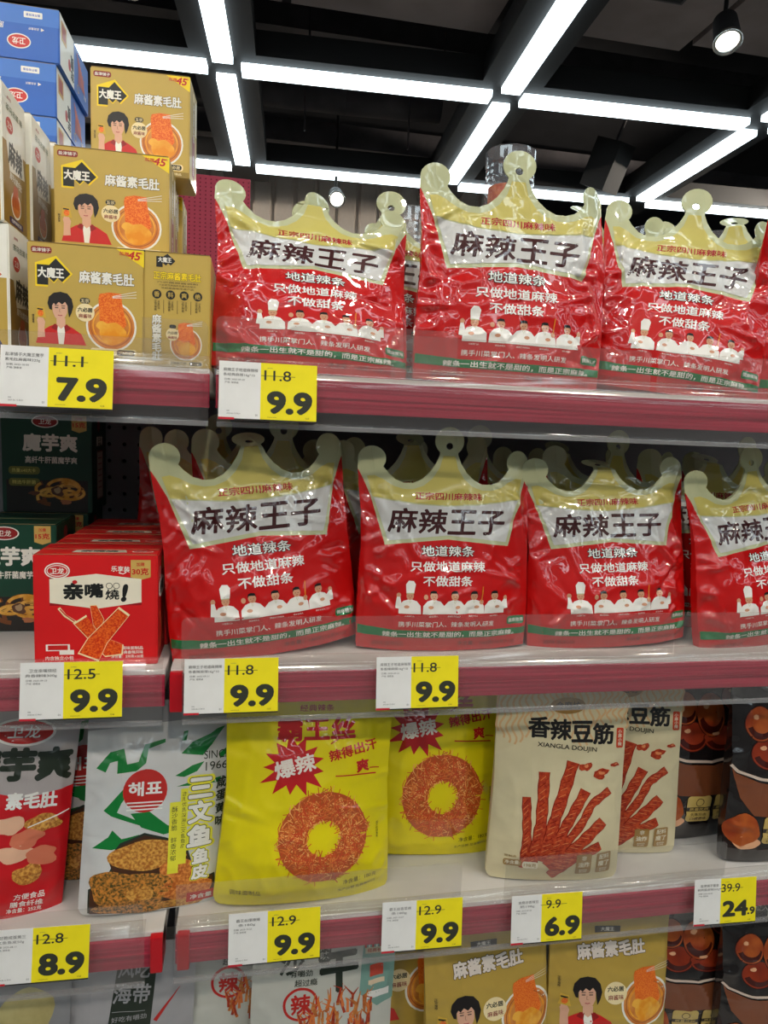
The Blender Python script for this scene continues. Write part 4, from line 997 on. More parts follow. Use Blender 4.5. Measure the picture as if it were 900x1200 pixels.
for x, y, l, lab in ((-.2745, .143, 0, 'dark green carton at the left edge, left of the red carton'), (-.260, .2395, 0, 'dark green carton behind the front green one, in shadow'), (-.2555, .243, 1, 'dark green carton stacked on top, in the shade of the upper shelf')):
    if gr0 is None: gr0 = carton('snack_carton', .108, .092, .1275, (GN, GN, GN), {'front': green_front(), 'right': green_right()}, (x, y, s2), (0, 0, 0), lab, group='dark green cartons on the middle shelf')
    else: dup(gr0, (x, y, s2+l*.1282), None, lab)

# ================================================================= crown-topped pouches
def fold_center(ang, v0=23.8): return [(lambda u, v: (np.abs(u) < 3), v0, ang)]
TOPG = 'red crown-topped pouches on the top shelf'; MIDG = 'red crown-topped pouches on the middle shelf'
zt = SURF[1]+.001; zm = SURF[2]+.001
A = make_crown(1, (.064, .060, zt), rad(-14, 1.5, 3), 'red crown pouch with its middle knob bent back, first on the top shelf', TOPG, (1.06, 1, .84), fold=fold_center(55), curl=(-1.0, 1.2), puff=1.0)
B = make_crown(2, (.2885, .062, zt), rad(-2, 1.0, -2), 'tallest red crown pouch, in the middle of the top shelf before the clear jars', TOPG, (1.10, 1, .965), curl=(.4, 3.4), puff=.9)
C_ = make_crown(3, (.495, .062, zt), rad(-9, 6.0, -17), 'red crown pouch turned sideways, third on the top shelf', TOPG, (1.02, 1, .94), curl=(.2, 2.5), puff=1.05)
D_ = make_crown(4, (.700, .060, zt), rad(-3, -3, 8), 'red crown pouch cut off by the right edge of the picture, top shelf', TOPG, (1.03, 1, .96), curl=(-2.6, .5), puff=.9)
def again(src, loc, rot, lab, sc=None): return dup(src, loc, rot, lab, sc)
again(D_, (.155, .135, zt), rad(-4, 2, 5), 'red crown pouch standing behind the first one, only its right crown tip showing', (1.04, 1, .84))
again(C_, (.075, .205, zt), rad(-3, -3, -4), 'rear red crown pouch at left, its knob peeping behind the bent-back one', (1.03, 1, .84))
again(A, (.405, .135, zt), rad(-3, 3, -3), 'red crown pouch behind the tallest one, its right crown tip showing at the side', (1.06, 1, .96))
again(A, (.625, .130, zt), rad(-2, -2, -30), 'red crown pouch wedged edge-on between the third one and the right picture edge', (1.0, 1, .97))
a2 = make_crown(5, (.024, .058, zm), rad(-3, -5.5, 9), 'red crown pouch leftmost on the middle shelf, beside the red carton', MIDG, (1.04, 1, .965), curl=(-1.2, 1.5), fold=fold_center(62), puff=1.0)
b2 = make_crown(6, (.2265, .058, zm), rad(-2, 0, -1), 'red crown pouch second on the middle shelf, facing straight out above a price tag', MIDG, (1.02, 1, .945), curl=(.4, 2.2), puff=.85)
c2 = make_crown(7, (.440, .060, zm), rad(-5, -2.5, -1), 'red crown pouch third on the middle shelf, with a large wrinkled shine', MIDG, (1.04, 1, .93), curl=(.2, 1.0), puff=1.1, fold=fold_center(70, 23.3))
d2 = make_crown(8, (.660, .060, zm), rad(-5, -5.5, 10), 'red crown pouch cut off by the right edge, middle shelf', MIDG, (1.06, 1, .925), curl=(.8, 1.5), puff=1.05)
again(b2, (.035, .130, zm), rad(-1, 1, 3), 'red crown pouch right behind the leftmost one of the middle shelf', (1.03, 1, .98))
again(c2, (-.012, .205, zm), rad(-1, 2, 0), 'red crown pouch in the third row behind the leftmost one, by the pegboard', (1.0, 1, .96))
again(a2, (.215, .135, zm), rad(0, -4, 0), 'red crown pouch behind the second middle-shelf one, its knob showing left of centre', (1.0, 1, .985))
again(d2, (.30, .200, zm), rad(0, 2, 0), 'red crown pouch deep behind the gap between second and third pouch', (1.0, 1, .96))
again(b2, (.475, .135, zm), rad(-1, 1, 2), 'red crown pouch directly behind the third one of the middle shelf', (1.0, 1, .965))
again(a2, (.440, .210, zm), rad(0, -2, 0), 'rear red crown pouch in the third row behind the wrinkled one', (1.0, 1, .96))
again(c2, (.615, .135, zm), rad(-1, 2, -6), 'red crown pouch behind the one at the right edge, tips showing at its left', (1.04, 1, .96))
again(b2, (.720, .200, zm), rad(0, 0, 4), 'red crown pouch deepest at right behind the edge pouch', (1.0, 1, .96))
again(b2, (-.055, .262, zm), rad(0, 3, -2), 'rearmost red crown pouch at left, a dark red strip beside the pegboard', (1.0, 1, .96))

# clear jars behind the top row: on the raised shelf of the neighbouring display
M_JAR = clear('clear_jar_plastic', tint=.93, haze=.08, rough=.03, ior=1.5, hazecol=(.8, .85, .95), minrefl=.12)
M_SNK = mat('orange_snack', (206, 90, 40), rough=.6, rgb2=(230, 130, 70), nscale=90)
t = empty('display_riser', (.7, .6, 0)); tag(t, 'white display rack standing behind the shelving, carrying the clear jars', 'rack')
zj = 1.565
box_obj('top_board', M_SHELF, -.40, .75, -.05, .12, zj-.02, zj, t)
for a in (-.39, .73): box_obj('upright', M_SHELF, a, a+.02, -.04, .0, 0, zj-.02, t)
def jar(r, h, ridges=True):
    bm = bmesh.new(); n = 40; prof = [(0, 0), (r*.9, 0), (r, .004)]
    k = int(h*.72/.006)
    for i in range(k): z = .006+i*.006; prof += [(r*(1.0 if i % 2 else .975), z)]
    prof += [(r*.97, h*.76), (r*1.03, h*.78), (r*1.03, h*.98), (r*.99, h), (0, h)]
    rings = []
    for pr, pz in prof:
        if pr == 0: rings.append([bm.verts.new((0, 0, pz))])
        else: rings.append([bm.verts.new((pr*(1+(.02 if (j % 2 and pz > h*.77) else 0))*math.cos(2*math.pi*j/n), pr*(1+(.02 if (j % 2 and pz > h*.77) else 0))*math.sin(2*math.pi*j/n), pz)) for j in range(n)])
    for a, b in zip(rings, rings[1:]):
        for j in range(n):
            q = [a[j % len(a)], a[(j+1) % n % len(a)], b[(j+1) % n % len(b)], b[j % len(b)]]; u = []
            for v in q:
                if v not in u: u.append(v)
            if len(u) > 2: bm.faces.new(u)
    bmesh.ops.recalc_face_normals(bm, faces=bm.faces[:])
    return bm_mesh('snack_jar', bm, [M_JAR])
jm = jar(.046, .118)
bm = bmesh.new(); cyl_bm(bm, (0, 0, .004), (0, 0, .052), .040, seg=28); jc = bm_mesh('snack_filling', bm, [M_SNK])
for x, y, l, s, lab in ((.477, .62, 0, 1, 'lower clear jar hidden behind the tallest pouch'), (.477, .62, 1, 1, 'second clear jar of the tall stack behind the tallest pouch'), (.477, .62, 2, 1, 'topmost clear jar, behind the middle knob of the tallest pouch'),
                        (.375, .64, 0, 1, 'lower clear jar left in the stepped stack'), (.375, .64, 1, 1, 'clear jar left of the topmost one, peeping over the crown'), (.29, .64, 1, .9, 'clear jar at the left end of the stepped row over the crown'), (.29, .64, 0, .9, 'lower clear jar at the left end of the stepped row'),
                        (.775, .60, 0, .95, 'clear ridged jar behind the left curve of the third top pouch'), (.775, .60, 1, .95, 'clear jar above, showing left of the third pouch knob'),
                        (.905, .60, 0, .95, 'lower clear jar right behind the third pouch'), (.905, .60, 1, .95, 'clear ridged jar showing right of the third pouch knob')):
    o = mkobj('snack_jar', jm, None, (x, y, zj+l*.1185), (0, 0, 0)); o.scale = (s, s, 1); tag(o, lab, 'jar', 'clear jars behind the pouches')
    mkobj('snack_filling', jc, o)

# ================================================================= lower shelf
s3 = SURF[3]+.001; s4 = SURF[4]+.001
# yellow pouch
YF = satin((222, 208, 10)); YR = foil((190, 26, 30)); YW = foil((235, 225, 215)); YK = foil((60, 50, 20)); YD = foil((184, 84, 34)); YO = foil((222, 120, 54)); YL = foil((240, 176, 100)); YE = foil((204, 74, 34))
def yellow_print():
    p = Print(); p.part = 'lettering'
    p.text('霸王丝', .6, 20.6, 2.5, YR, w=9.0, bold=.04)
    p.text('经典辣条', .6, 23.0, .8, YR, w=4)
    p.poly(burst(-2.0, 16.6, 2.15, 3.5, 13, 4), YR, 2); p.text('爆辣', -1.9, 16.6, 1.9, YW, w=4.6, bold=.03, rot=12, lay=4)
    p.text('辣得出汗', 4.9, 18.1, 1.25, YR, w=5.8, bold=.03, rot=12); p.text('爽', 6.1, 16.2, 1.45, YR, bold=.04, rot=5); p.stroke([(2.2, 18.9), (4.2, 20.0)], .12, YR, 3); p.stroke([(2.8, 15.3), (7.8, 15.1)], .14, YR, 3); p.stroke([(7.0, 15.8), (8.2, 15.7)], .12, YR, 3)
    p.text('调味面制品', -6.9, 1.9, .6, YK, w=3.4, bold=0); p.text('净含量：180克', 6.3, 2.6, .6, YK, w=4.2, bold=0, rot=4); p.text('生产日期 见背面封口', 6.0, 1.6, .4, YK, w=4.6, bold=0, rot=4)
    p.text('图片仅供参考', 8.2, 9.0, .3, YK, vert=True, bold=0)
    p.part = 'noodle_picture'
    p.stroke(circ(1.6, 8.3, 3.6, 3.7, n=41, closed=False), 3.2, YD, 1)
    r = random.Random(12)
    for k in range(900):
        a = r.uniform(0, 6.283); q = r.gauss(3.6, .85); q = min(5.25, max(2.0, q)); x = 1.6+q*math.cos(a); y = 8.3+1.03*q*math.sin(a)
        d = r.uniform(0, 6.283); l = r.uniform(.35, .8); b = r.uniform(-.5, .5)
        p.stroke([(x-l*math.cos(d), y-l*math.sin(d)), (x+b*l*.5*math.sin(d), y-b*l*.5*math.cos(d)), (x+l*math.cos(d), y+l*math.sin(d))], .09, (YO, YL, YD, YO, YE)[k % 5], 2+k % 5)
    return p
YP = yellow_print()
Py = std_pouch(20.6, 25.5, 3.4, 21, waist=.9, wr=1.2)
y1 = make_pouch('stand_up_pouch', Py, YP, YF, (.070, .046, s3), rad(-4, 2, 4), 'yellow pouch with an orange noodle ring, in front on the lower shelf', 'snack bag', 'yellow noodle pouches')
y1.scale = (1, 1, .965)
dup(y1, (.232, .115, s3+.001), rad(-3, 2, -4), 'yellow pouch standing half behind, between the front yellow and cream pouches', (1, 1, 1))
# cream pouches
CF = satin((206, 196, 160)); CST = foil((214, 176, 130)); CK = foil((20, 16, 14)); CR = foil((196, 66, 34)); CB = foil((150, 116, 60)); CW = foil((226, 220, 196))
F_STK = stick_food('printed_red_stick', (150, 38, 18), (188, 72, 34), 260); F_STH = foil((222, 140, 90)); F_STD = foil((130, 20, 10))
def cream_print():
    p = Print(); p.part = 'wave_pattern'
    for k in range(23):
        x0 = -8.3+k*.75; n = 16
        ln = 4.2+1.2*math.sin(k*.55)
        p.stroke([(x0+.28*math.sin(i*.9+k*.35)*1.1, 24.9-ln*i/n*1.3) for i in range(n+1) if abs(x0+.28*math.sin(i*.9+k*.35)) < 8.4], .26, CST, 1)
    p.poly(circ(.6, 23.0, 2.3, 1.1), CB, 2); p.text('金磨坊', .6, 23.0, 1.0, CK, w=3.2)
    p.part = 'lettering'
    for i, c in enumerate('香辣豆筋'): p.text(c, -3.0+i*2.75, 20.2-.25*i, 2.5, CK, w=2.6, bold=.035)
    p.text('XIANGLA DOUJIN', .6, 17.7, .72, CK, w=7.6, bold=.012, rot=-5)
    p.rect(7.0, 7.95, 17.6, 20.2, CR, 2, r=.2); p.text('小麻小辣', 7.47, 19.7, .5, CW, vert=True)
    p.rect(-6.6, -4.4, 2.2, 3.1, CB, 9, r=.3); p.text('净含量:', -5.5, 2.7, .5, CW, w=1.8, lay=11); p.rect(-4.3, -2.4, 2.0, 2.9, CW, 9, r=.3); p.text('198克', -3.35, 2.45, .5, CB, w=1.5, lay=11); p.text('豆制品', -5.8, 3.5, .3, CB, w=1.4)
    for i, (a, b) in enumerate((('非', '油炸'), ('配料', '瘦了'))):
        x = 3.4+i*2.7; p.rect(x-1.0, x+1.0, 1.2, 4.0, CB, 9, r=.25); p.text(a, x, 3.45, .65, CW, lay=11); p.text(b, x, 2.55, .7, CW, w=1.5, lay=11, bold=.02); p.text('真材实料', x, 1.8, .25, CW, lay=11); p.text('放心好吃', x, 1.5, .22, CW, lay=11)
    p.part = 'food_picture'
    r = random.Random(5)
    sticks = [((-4.2, 2.0), (-4.0, 6), (-4.3, 11.4)), ((-3.3, 2.2), (-2.4, 8), (-2.2, 14.6)), ((-2.0, 3.0), (-.6, 9), (1.4, 15.9)), ((-1.2, 3.0), (.6, 7.5), (3.1, 12.3)), ((-1.5, 2.5), (2.6, 7.8), (4.0, 10.6), (6.3, 12.2)), ((-1.0, 2.0), (2.0, 4.8), (5.6, 8.2)), ((-.8, .9), (1.6, 3.2), (5.4, 5.0))]
    for k, q in enumerate(sticks):
        pts = []; n = 16
        for i in range(n+1):
            t_ = i/n*(len(q)-1); j = min(int(t_), len(q)-2); f = t_-j; f2 = f
            pts.append((q[j][0]+(q[j+1][0]-q[j][0])*f2, q[j][1]+(q[j+1][1]-q[j][1])*f2))
        wd = [(.95, 1.3, 1.4, 1.25, 1.0, 1.45, 1.3)[k]*(1+.10*math.sin(i*1.9+k))*(1 if i else .9) for i in range(n+1)]
        p.stroke(pts, [a+.14 for a in wd], F_STD, 2); p.stroke(pts, wd, F_STK, 3+k % 2)
        for i in range(1, n):
            dx, dy = pts[i][0]-pts[i-1][0], pts[i][1]-pts[i-1][1]; l = math.hypot(dx, dy); dx /= l; dy /= l; a = wd[i]*.36; s_ = 1
            p.stroke([(pts[i][0]-dy*a-dx*.25, pts[i][1]+dx*a-dy*.25), (pts[i][0]+dy*a*.5+dx*.35, pts[i][1]-dx*a*.5+dy*.35)], .07, F_STH if (i+k) % 3 else F_STD, 6)
    for (x, y, s_, k) in ((3.0, 15.3, .8, 1), (5.0, 14.4, .95, 2), (6.9, 15.5, .5, 3)): p.poly(blob(x, y, s_, s_*.7, k, .2, 14), F_STK, 3); p.poly(blob(x+.1, y+.1, s_*.4, s_*.25, k+5, .2, 10), F_STH, 4)
    return p
CRP = cream_print()
Pc = std_pouch(16.9, 25.0, 2.2, 31, waist=.25, wr=.55, rc=1.0)
c1 = make_pouch('stand_up_pouch', Pc, CRP, CF, (.381, .040, s3), rad(-3, 1, -6), 'cream pouch with red bean sticks, frontmost of three on the lower shelf', 'snack bag', 'cream bean stick pouches')
c1.scale = (1, 1, .95)
dup(c1, (.487, .085, s3), rad(-3, 0, -12), 'cream pouch tucked behind the right side of the front cream one')
dup(c1, (.356, .125, s3+.001), rad(-3, 0, 4), 'cream pouch at left, mostly hidden behind the front cream one')
# dark see-through egg pouches
DKF = mat('dark_glossy_film', (26, 20, 20), rough=.16, coat=.8, bump=.25, bscale=40, crease=.002)
E1 = stick_food('printed_braised_egg', (110, 30, 14), (150, 52, 22), 25); E2 = stick_food('printed_amber_egg', (190, 100, 40), (140, 50, 20), 22); EH = foil((226, 170, 130)); EB = foil((120, 66, 38)); EBR = foil((210, 190, 175)); EG = foil((196, 170, 96)); EW = foil((190, 185, 180))
def egg_print():
    p = Print(); p.part = 'lettering'
    p.text('粒粒入味', -1.5, 24.2, 1.0, EW, w=4.4, rot=-8, bold=.0); p.text('越嚼越香', 1.5, 23.0, 1.0, EW, w=4.6, rot=-5, bold=.0)
    p.text('鹌鹑蛋', 2.6, 26, 1.2, EW, w=4)
    p.part = 'egg_picture'
    for k, (x, y, a, b, m) in enumerate(((-2.8, 14.6, 2.3, 1.9, E1), (1.8, 14.2, 2.8, 1.6, E1), (.4, 17.4, 2.3, 2.9, E2), (5.4, 15.5, 2.2, 2.1, E1), (5.0, 19.6, 2.6, 1.9, E1), (-3.8, 18.4, 2.0, 2.2, E2))):
        p.poly(circ(x, y, a+.12, b+.12), foil((50, 14, 10)), 1+k % 3); p.poly(circ(x, y, a, b), m, 2+k % 3); 
        p.poly(blob(x-.3*a, y+.4*b, a*.22, b*.14, k, .1, 12), EH, 6); p.poly([(x+a*.9*math.cos(t_), y+b*.9*math.sin(t_)) for t_ in np.linspace(3.4, 6.0, 12)]+[(x+a*.7*math.cos(t_)+.1*a, y+b*.6*math.sin(t_)+.05*b) for t_ in np.linspace(6.0, 3.4, 12)], foil((66, 16, 10)), 5)
    p.part = 'bowl_picture'
    p.poly([(-7.4, 13.2), (-6.8, 11.9), (-4, 11.0), (0, 10.7), (4, 11.0), (6.8, 11.9), (7.4, 13.2), (6.4, 8.8), (4.6, 6.6), (-4.6, 6.6), (-6.4, 8.8)], EB, 7)
    p.stroke([(-7.4, 13.0), (-6.6, 12.2), (-4, 11.5), (0, 11.2), (4, 11.5), (6.6, 12.2), (7.4, 13.0)], .38, EBR, 8)
    p.poly(blob(-5.8, 4.6, 1.9, 2.3, 3, .05), E2, 8); p.poly(blob(-5.2, 2.9, 1.6, 1.0, 4, .05), EH, 7); p.poly(blob(6.2, 4.4, 1.5, 1.9, 8, .05), E1, 8)
    p.part = 'gold_badges'
    for x in (-1.6, 2.6):
        p.rect(x-1.8, x+1.8, 2.9, 6.6, EG, 9, r=.5); p.ring(x, 5.7, .55, .1, foil((60, 40, 20)), 10); p.rect(x-1.8, x+1.8, 4.4, 5.0, foil((50, 40, 30)), 10); p.text('质量优质', x, 4.7, .42, EG, w=2.8, lay=12); p.text('先蒸后卤', x, 3.9, .42, foil((50, 36, 20)), w=2.4, lay=12); p.text('口感更佳', x, 3.35, .42, foil((50, 36, 20)), w=2.4, lay=12)
    return p
EP = egg_print(); Pe = std_pouch(15.6, 27.5, 3.0, 41, waist=.5, wr=1.5)
e1 = make_pouch('stand_up_pouch', Pe, EP, DKF, (.697, .045, s3), rad(-4, 1, 2), 'dark pouch with brown eggs and bowl, right edge, above the 24.9 tag', 'snack bag', 'dark egg pouches')
dup(e1, (.625, .108, s3), rad(-3, 1, 6), 'dark egg pouch squeezed between the cream pouches and the front dark pouch')
dup(e1, (.628, .085, s4), rad(-3, 0, -4), 'dark egg pouch on the bottom row, right of the gold pouches', (1, 1, .86))
dup(e1, (.722, .045, s4), rad(-3, 0, 0), 'dark egg pouch in the bottom right corner', (1, 1, .86))
# fish skin pouches
FF = satin((204, 206, 206)); FZ = satin((150, 152, 156)); FG = satin((14, 122, 52)); FR = satin((190, 34, 28)); FY = satin((226, 222, 60)); FW = satin((232, 232, 228)); FK = satin((40, 50, 40)); 
F_FISH = stick_food('printed_fried_skin', (160, 92, 30), (222, 168, 80), 330); F_FISH2 = stick_food('printed_herbed_skin', (66, 62, 26), (212, 140, 58), 360); F_FISHO = stick_food('printed_orange_skin', (176, 88, 30), (226, 146, 70), 300); F_FD = satin((70, 40, 24))
def fish_print():
    p = Print(); p.part = 'green_splashes'
    for q in ([(-6.6, 16.8), (-5.2, 18.6), (-3.8, 18.9), (-3.4, 17.2), (-2.2, 17.4), (-1.6, 19.2), (.6, 19.7), (.6, 19.3), (-1.2, 18.7), (-1.4, 17.2), (-2.4, 16.4), (-4.4, 16.2), (-4.4, 17.6), (-5.2, 17.4), (-5.6, 16.4)],
              [(2.4, 18.0), (3.6, 19.2), (5.6, 20.0), (6.4, 20.6), (7.3, 20.9), (5.8, 18.8), (4.8, 17.6), (3.6, 17.8)], [(2.4, 19.4), (2.6, 20.4), (3.1, 20.5), (2.9, 19.4)],
              [(1.8, 15.6), (3.6, 16.6), (5.0, 16.9), (4.2, 15.9), (2.8, 15.4)], [(2.0, 14.4), (4.5, 15.0), (7.0, 14.9), (6.8, 14.4), (4.2, 14.3)],
              [(-5.6, 12.2), (-3.6, 14.6), (-2.8, 14.4), (-3.8, 13.0), (-4.2, 12.0), (-1.2, 10.6), (-1.4, 10.3), (-4.8, 11.6)],
              [(-2.8, 11.8), (-.8, 11.9), (1.2, 10.2), (3.0, 9.6), (.8, 9.2), (-1.6, 10.2)], [(-6.6, 8.0), (-5.0, 9.2), (-4.6, 10.0), (-3.6, 9.0), (-1.8, 9.4), (-.4, 8.8), (-1.6, 8.0), (-2.4, 7.0), (-3.6, 7.4), (-3.0, 8.2), (-4.6, 7.8)],
              [(2.6, 8.2), (4.2, 9.8), (5.0, 9.2), (4.6, 8.0), (3.4, 7.6)], [(3.6, 4.6), (4.6, 5.8), (5.8, 5.6), (5.2, 4.6)], [(6.6, 17.6), (7.9, 18.6), (7.9, 17.9), (6.8, 17.0)]):
        p.poly(q, FG, 1)
    p.part = 'lettering'
    cx, cy, r = -1.35, 14.2, 2.35
    p.poly(circ(cx, cy, r, r), FR, 2); 
    for k in range(3): p.stroke([(cx-1.9, cy-1.25-.38*k), (cx+1.9, cy-1.25-.38*k)], .15, FW, 3)
    p.text('해표', cx, cy+.25, 1.5, FW, w=3.5, bold=.03, lay=4)
    p.text('SINCE', 6.4, 17.6, .95, FK, w=2.9, bold=0, lay=4); p.text('1966', 6.4, 16.3, .95, FK, w=2.5, bold=0, lay=4)
    for i, (c, h) in enumerate((('三', 2.1), ('文', 2.3), ('鱼', 2.3))): p.text(c, 4.7, 14.0-i*2.7, h, FW, w=2.5, bold=.05, lay=10, out=FK, outw=.03); p.text(c, 4.7, 14.0-i*2.7, h*1.04, FY, w=2.7, bold=.13, lay=9)
    for i, c in enumerate('鱼皮'): p.text(c, 4.9, 6.2-i*1.9, 1.6, FW, w=1.7, bold=.05, lay=10, out=FK, outw=.03); p.text(c, 4.9, 6.2-i*1.9, 1.65, FY, w=1.8, bold=.12, lay=9)
    for i, c in enumerate('咸蛋黄味'): p.text(c, 7.0, 14.3-i*1.5, 1.2, FK, w=1.1, bold=.03, lay=4)
    p.rect(1.35, 2.5, 4.6, 14.3-1.6, FY, 8); p.text('酥沙香脆 鲜香浓郁', 1.9, 11.9, .62, FK, vert=True, lay=9, bold=0, gap=1.05); p.rect(2.5, 3.3, 5.6, 14.1, FY, 8); p.text('选用优质深海三文鱼鱼皮', 2.9, 13.5, .5, FK, vert=True, lay=9, bold=0, gap=1.1)
    p.rect(3.6, 7.2, .6, 1.9, FR, 9); p.text('净含量', 5.2, 1.25, .65, FW, w=2.4, lay=11)
    p.part = 'food_picture'
    out_ = [(-6.6, .2), (-6.6, 3.0), (-5.0, 4.2), (-4.4, 5.6), (-4.8, 6.6), (-3.6, 8.3), (-1.2, 9.3), (1.0, 8.6), (3.2, 7.6), (3.8, 5.6), (5.0, 3.4), (6.4, 3.6), (6.6, 1.4), (5.0, .2)]
    p.poly([(u*1.03, v*1.02+.1) for u, v in out_], FK, 4); p.poly(out_, F_FD, 5)
    p.poly(blob(-.8, 7.0, 3.8, 1.8, 3, .07), F_FISH, 6); p.poly(blob(2.4, 4.9, 1.9, 1.4, 5, .08), F_FISHO, 7); p.poly(blob(-4.2, 3.4, 2.4, 2.2, 7, .07), F_FISH2, 7); p.poly(blob(-1.2, 3.0, 2.9, 2.3, 8, .08), F_FISH2, 8)
    p.poly(blob(3.4, 2.6, 2.8, 1.5, 9, .09), F_FISHO, 8); p.poly(blob(-2.2, .9, 4.2, .9, 11, .06), F_FISH2, 7); p.poly(blob(3.0, .8, 2.6, .6, 12, .06), F_FISH, 7); p.poly(blob(-1.4, 2.6, 1.4, .9, 13, .08), F_FISH, 9)
    return p
FP = fish_print(); Pf = std_pouch(15.6, 24.2, 2.2, 51, waist=.2, wr=.9, rc=.9, bend=.6)
ZP = [(-9, 20.9), (9, 22.2), (9, 26), (-9, 26)]
f1 = make_pouch('stand_up_pouch', Pf, FP, FF, (-.100, .046, s3), rad(-7, 2.5, 7), 'white and green fish skin pouch, front one beside the yellow pouch', 'snack bag', 'white and green fish skin pouches', zones=[(ZP, 1)], mats=[FZ])
f1.scale = (1, 1, .955)
dup(f1, (-.172, .115, s3), rad(-5, -1, 4), 'white and green fish skin pouch half hidden behind the front one', (1, 1, .97))
# red and white pouch at left edge
RF = satin((196, 20, 30)); RWH = satin((176, 170, 170))
def red_print():
    p = Print(); p.part = 'lettering'; q = satin((230, 225, 220))
    p.poly(circ(2.0, 20.2, 3.2, 1.5), FW, 1); p.poly(circ(2.0, 20.2, 2.9, 1.25), FR, 2); p.text('卫龙', 2.0, 20.2, 1.3, FW, w=3.2, lay=3)
    p.text('魔芋爽', 1.8, 16.8, 3.2, FK, w=10.5, bold=.06, lay=3); p.text('素毛肚', 3.6, 13.0, 1.6, FW, w=5, bold=.04, lay=3); 
    p.part = 'food_picture'
    for k, (x, y) in enumerate(((-1, 9.5), (1.5, 10.5), (3.5, 9), (5, 10.6), (2.5, 7.5), (5.2, 7.0), (4, 5.2))): p.poly(blob(x, y, 1.6, 1.0, k, .12), (F_FISH, satin((226, 180, 150)), satin((214, 120, 90)))[k % 3], 2+k % 3)
    p.stroke([(3.5, 10.2), (7.4, 11.6)], .12, FW, 6)
    p.part = 'lettering'; p.text('方便食品', 4.4, 2.7, .7, FW, w=3.0, lay=3); p.text('膳食纤维', 4.2, 1.8, .7, FW, w=3.2, lay=3); p.text('净含量：252克', 4.0, 1.0, .6, FW, w=3.4, lay=3)
    return p
Pr = std_pouch(15.5, 23.5, 2.6, 61, waist=.2, wr=1.3)
make_pouch('stand_up_pouch', Pr, red_print(), RF, (-.278, .055, s3), rad(-6, 6, 8), 'red and grey konjac pouch cut off by the left edge, lower shelf', 'snack bag', zones=[([(-9, 13.5), (-3, 14.5), (3, 13.2), (9, 14.6), (9, 26), (-9, 26)], 1)], mats=[RWH])

# ================================================================= bottom row
# grey kelp pouch
KF = satin((168, 168, 172))
def kelp_print():
    p = Print(); p.part = 'lettering'
    p.poly([(-3.0, 2), (-.6, 24.0), (3.8, 24.0), (2.4, 2)], FK, 1)
    p.text('风吃', 1.0, 19.9, 2.2, KF, w=3.6, bold=.02, lay=3, rot=-5); p.text('海带', .8, 16.9, 2.3, KF, w=4.2, bold=.02, lay=3, rot=-5); p.stroke([(-1.4, 14.9), (2.4, 14.6)], .06, KF, 2); p.text('好吃有嚼劲', .6, 13.9, .7, KF, w=4.0, bold=0, lay=3)
    p.part = 'skewer_picture'; p.stroke([(3.6, 13.0), (5.2, 15.4), (6.4, 17.0)], [.5, .25, .06], FR, 2)
    return p
Pk = std_pouch(16.5, 23.5, 2.0, 71, waist=.1, wr=.8, rc=1.2)
make_pouch('stand_up_pouch', Pk, kelp_print(), KF, (-.142, .085, s4), rad(-3, 2, 4), 'grey pouch with a black slanting label, under the 8.9 price tag', 'snack bag').scale = (1, 1, .90)
# pale rounded pouch in the corner
def corner_print():
    p = Print(); p.part = 'food_picture'; p.poly(blob(2.5, 15.5, 3.0, 3.4, 2, .05), stick_food('printed_pale_puff', (196, 186, 130), (176, 164, 108), 40), 1); p.part = 'lettering'; p.rect(-1, 2.2, 12.8, 14.6, satin((20, 60, 130)), 3); p.text('原味', .8, 13.7, 1.0, FW, lay=4)
    return p
make_pouch('stand_up_pouch', std_pouch(15, 21.5, 2.0, 73, wr=.8), corner_print(), satin((140, 142, 146)), (-.270, .060, s4), rad(-3, 1, 4), 'grey see-through pouch in the bottom left corner', 'snack bag')
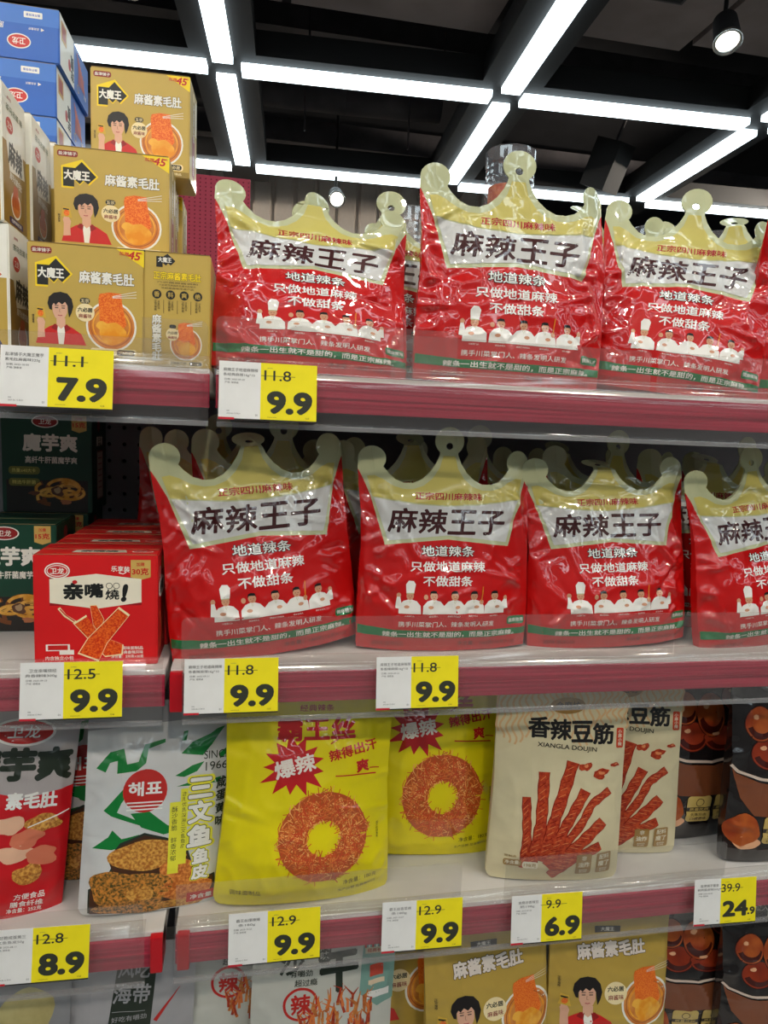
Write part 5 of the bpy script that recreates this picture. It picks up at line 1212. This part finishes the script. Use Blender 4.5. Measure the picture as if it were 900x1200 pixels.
# white brush-lettered pouches
WF = satin((196, 198, 190)); F_BEEF = stick_food('printed_shredded_snack', (176, 92, 40), (214, 140, 70), 120)
def white_print():
    p = Print(); p.part = 'lettering'
    p.text('沙', -4.2, 20.6, 3.0, FK, w=3.0, bold=.02, lay=3); p.text('干', 1.8, 18.8, 4.6, FK, w=4.6, bold=.05, lay=3); p.rect(-.9, .7, 20.1, 23.1, FK, 2, r=.5); p.text('风味', -.1, 22.3, 1.1, WF, vert=True, lay=3, gap=1.05)
    p.text('有嚼劲', -3.0, 19.2, .85, FK, w=2.8, lay=4); p.text('超过瘾', -2.4, 18.0, .85, FK, w=2.8, lay=4)
    p.ring(-3.0, 15.3, 2.0, .32, FR, 3); p.text('辣', -3.0, 15.3, 2.5, FR, w=2.3, bold=.03, lay=4)
    p.part = 'food_picture'
    r = random.Random(2)
    for k in range(70):
        x = r.uniform(-3, 6); y = 12+r.uniform(-3, 3.2)*(1-abs(x-2)/8); p.stroke([(x, y), (x+r.uniform(-.5, .5), y+r.uniform(.8, 1.8)), (x+r.uniform(-1, 1), y+r.uniform(1.6, 3))], [.35, .3, .08], (F_BEEF, YO, F_STK)[k % 3], 2+k % 4)
    p.part = 'shop_picture'
    G2 = satin((120, 160, 150)); p.poly([(4.4, 15.5), (5.0, 22), (9.2, 22), (9.0, 13.8), (6.8, 13.4)], G2, 1); p.rect(5.2, 8.8, 20.4, 21.2, satin((206, 190, 160)), 2); p.text('经典长沙味', 7.0, 20.8, .5, FR, w=3.0, lay=4)
    for k in range(8): p.rect(5.1+k*.48, 5.35+k*.48, 21.2, 22.2, (FR, FW)[k % 2], 3)
    p.rect(5.8, 7.6, 17.4, 18.9, satin((196, 70, 50)), 2); p.rect(5.6, 7.8, 16.4, 17.0, satin((220, 200, 170)), 2); p.rect(5.4, 8.4, 14.6, 15.6, FW, 2)
    return p
Pw = std_pouch(18.0, 23.5, 2.4, 81, waist=.1, wr=.8)
w1 = make_pouch('stand_up_pouch', Pw, white_print(), WF, (.098, .060, s4), rad(-4, 2, 4), 'white pouch with black brush lettering and a red ring, bottom row', 'snack bag', 'white brush-lettered pouches')
w1.scale = (1, 1, .90)
dup(w1, (.010, .110, s4), rad(-3, 2, 4), 'white brush-lettered pouch half behind the other, at its left')
# gold film pouches
GFm = satin((190, 160, 72))
def goldp_print():
    p = Print(); p.part = 'lettering'
    p.text('麻酱素毛肚', 0, 18.6, 2.1, YW, w=9.6, bold=.045, lay=10, out=YK, outw=.035, rot=3)
    p.poly(circ(.4, 12.4, 1.6), CREAM, 7); p.text('六必居', .4, 13.0, .7, K, w=2.3, lay=9, bold=.03); p.text('麻酱味', .4, 11.8, .7, RD, w=2.2, lay=9)
    p.text('正宗推荐', -7.2, 14.6, .4, K, vert=True, lay=2); p.rect(-2.2, 1.4, 20.9, 21.9, K, 2); p.text('大魔王', -.4, 21.4, .6, W1, lay=3)
    p.part = 'person_picture'; person_print(p, -3.6, 10.4, 1.5)
    p.part = 'bowl_picture'; bowl_print(p, 4.9, 10.6, 3.7)
    return p
Pg = std_pouch(17.5, 23.8, 2.6, 91, waist=.3, wr=1.0)
gp = make_pouch('stand_up_pouch', Pg, goldp_print(), GFm, (.322, .060, s4), rad(-4, -2, 4), 'gold film pouch, left one of the two full ones on the bottom row', 'snack bag', 'gold film pouches on the bottom row')
gp.scale = (1, 1, .86)
dup(gp, (.488, .062, s4), rad(-4, 1, -2), 'gold film pouch, right one of the two full ones, beside the dark pouches')
dup(gp, (.205, .125, s4), rad(-3, 0, 3), 'gold film pouch mostly hidden between the white pouch and the other gold ones')
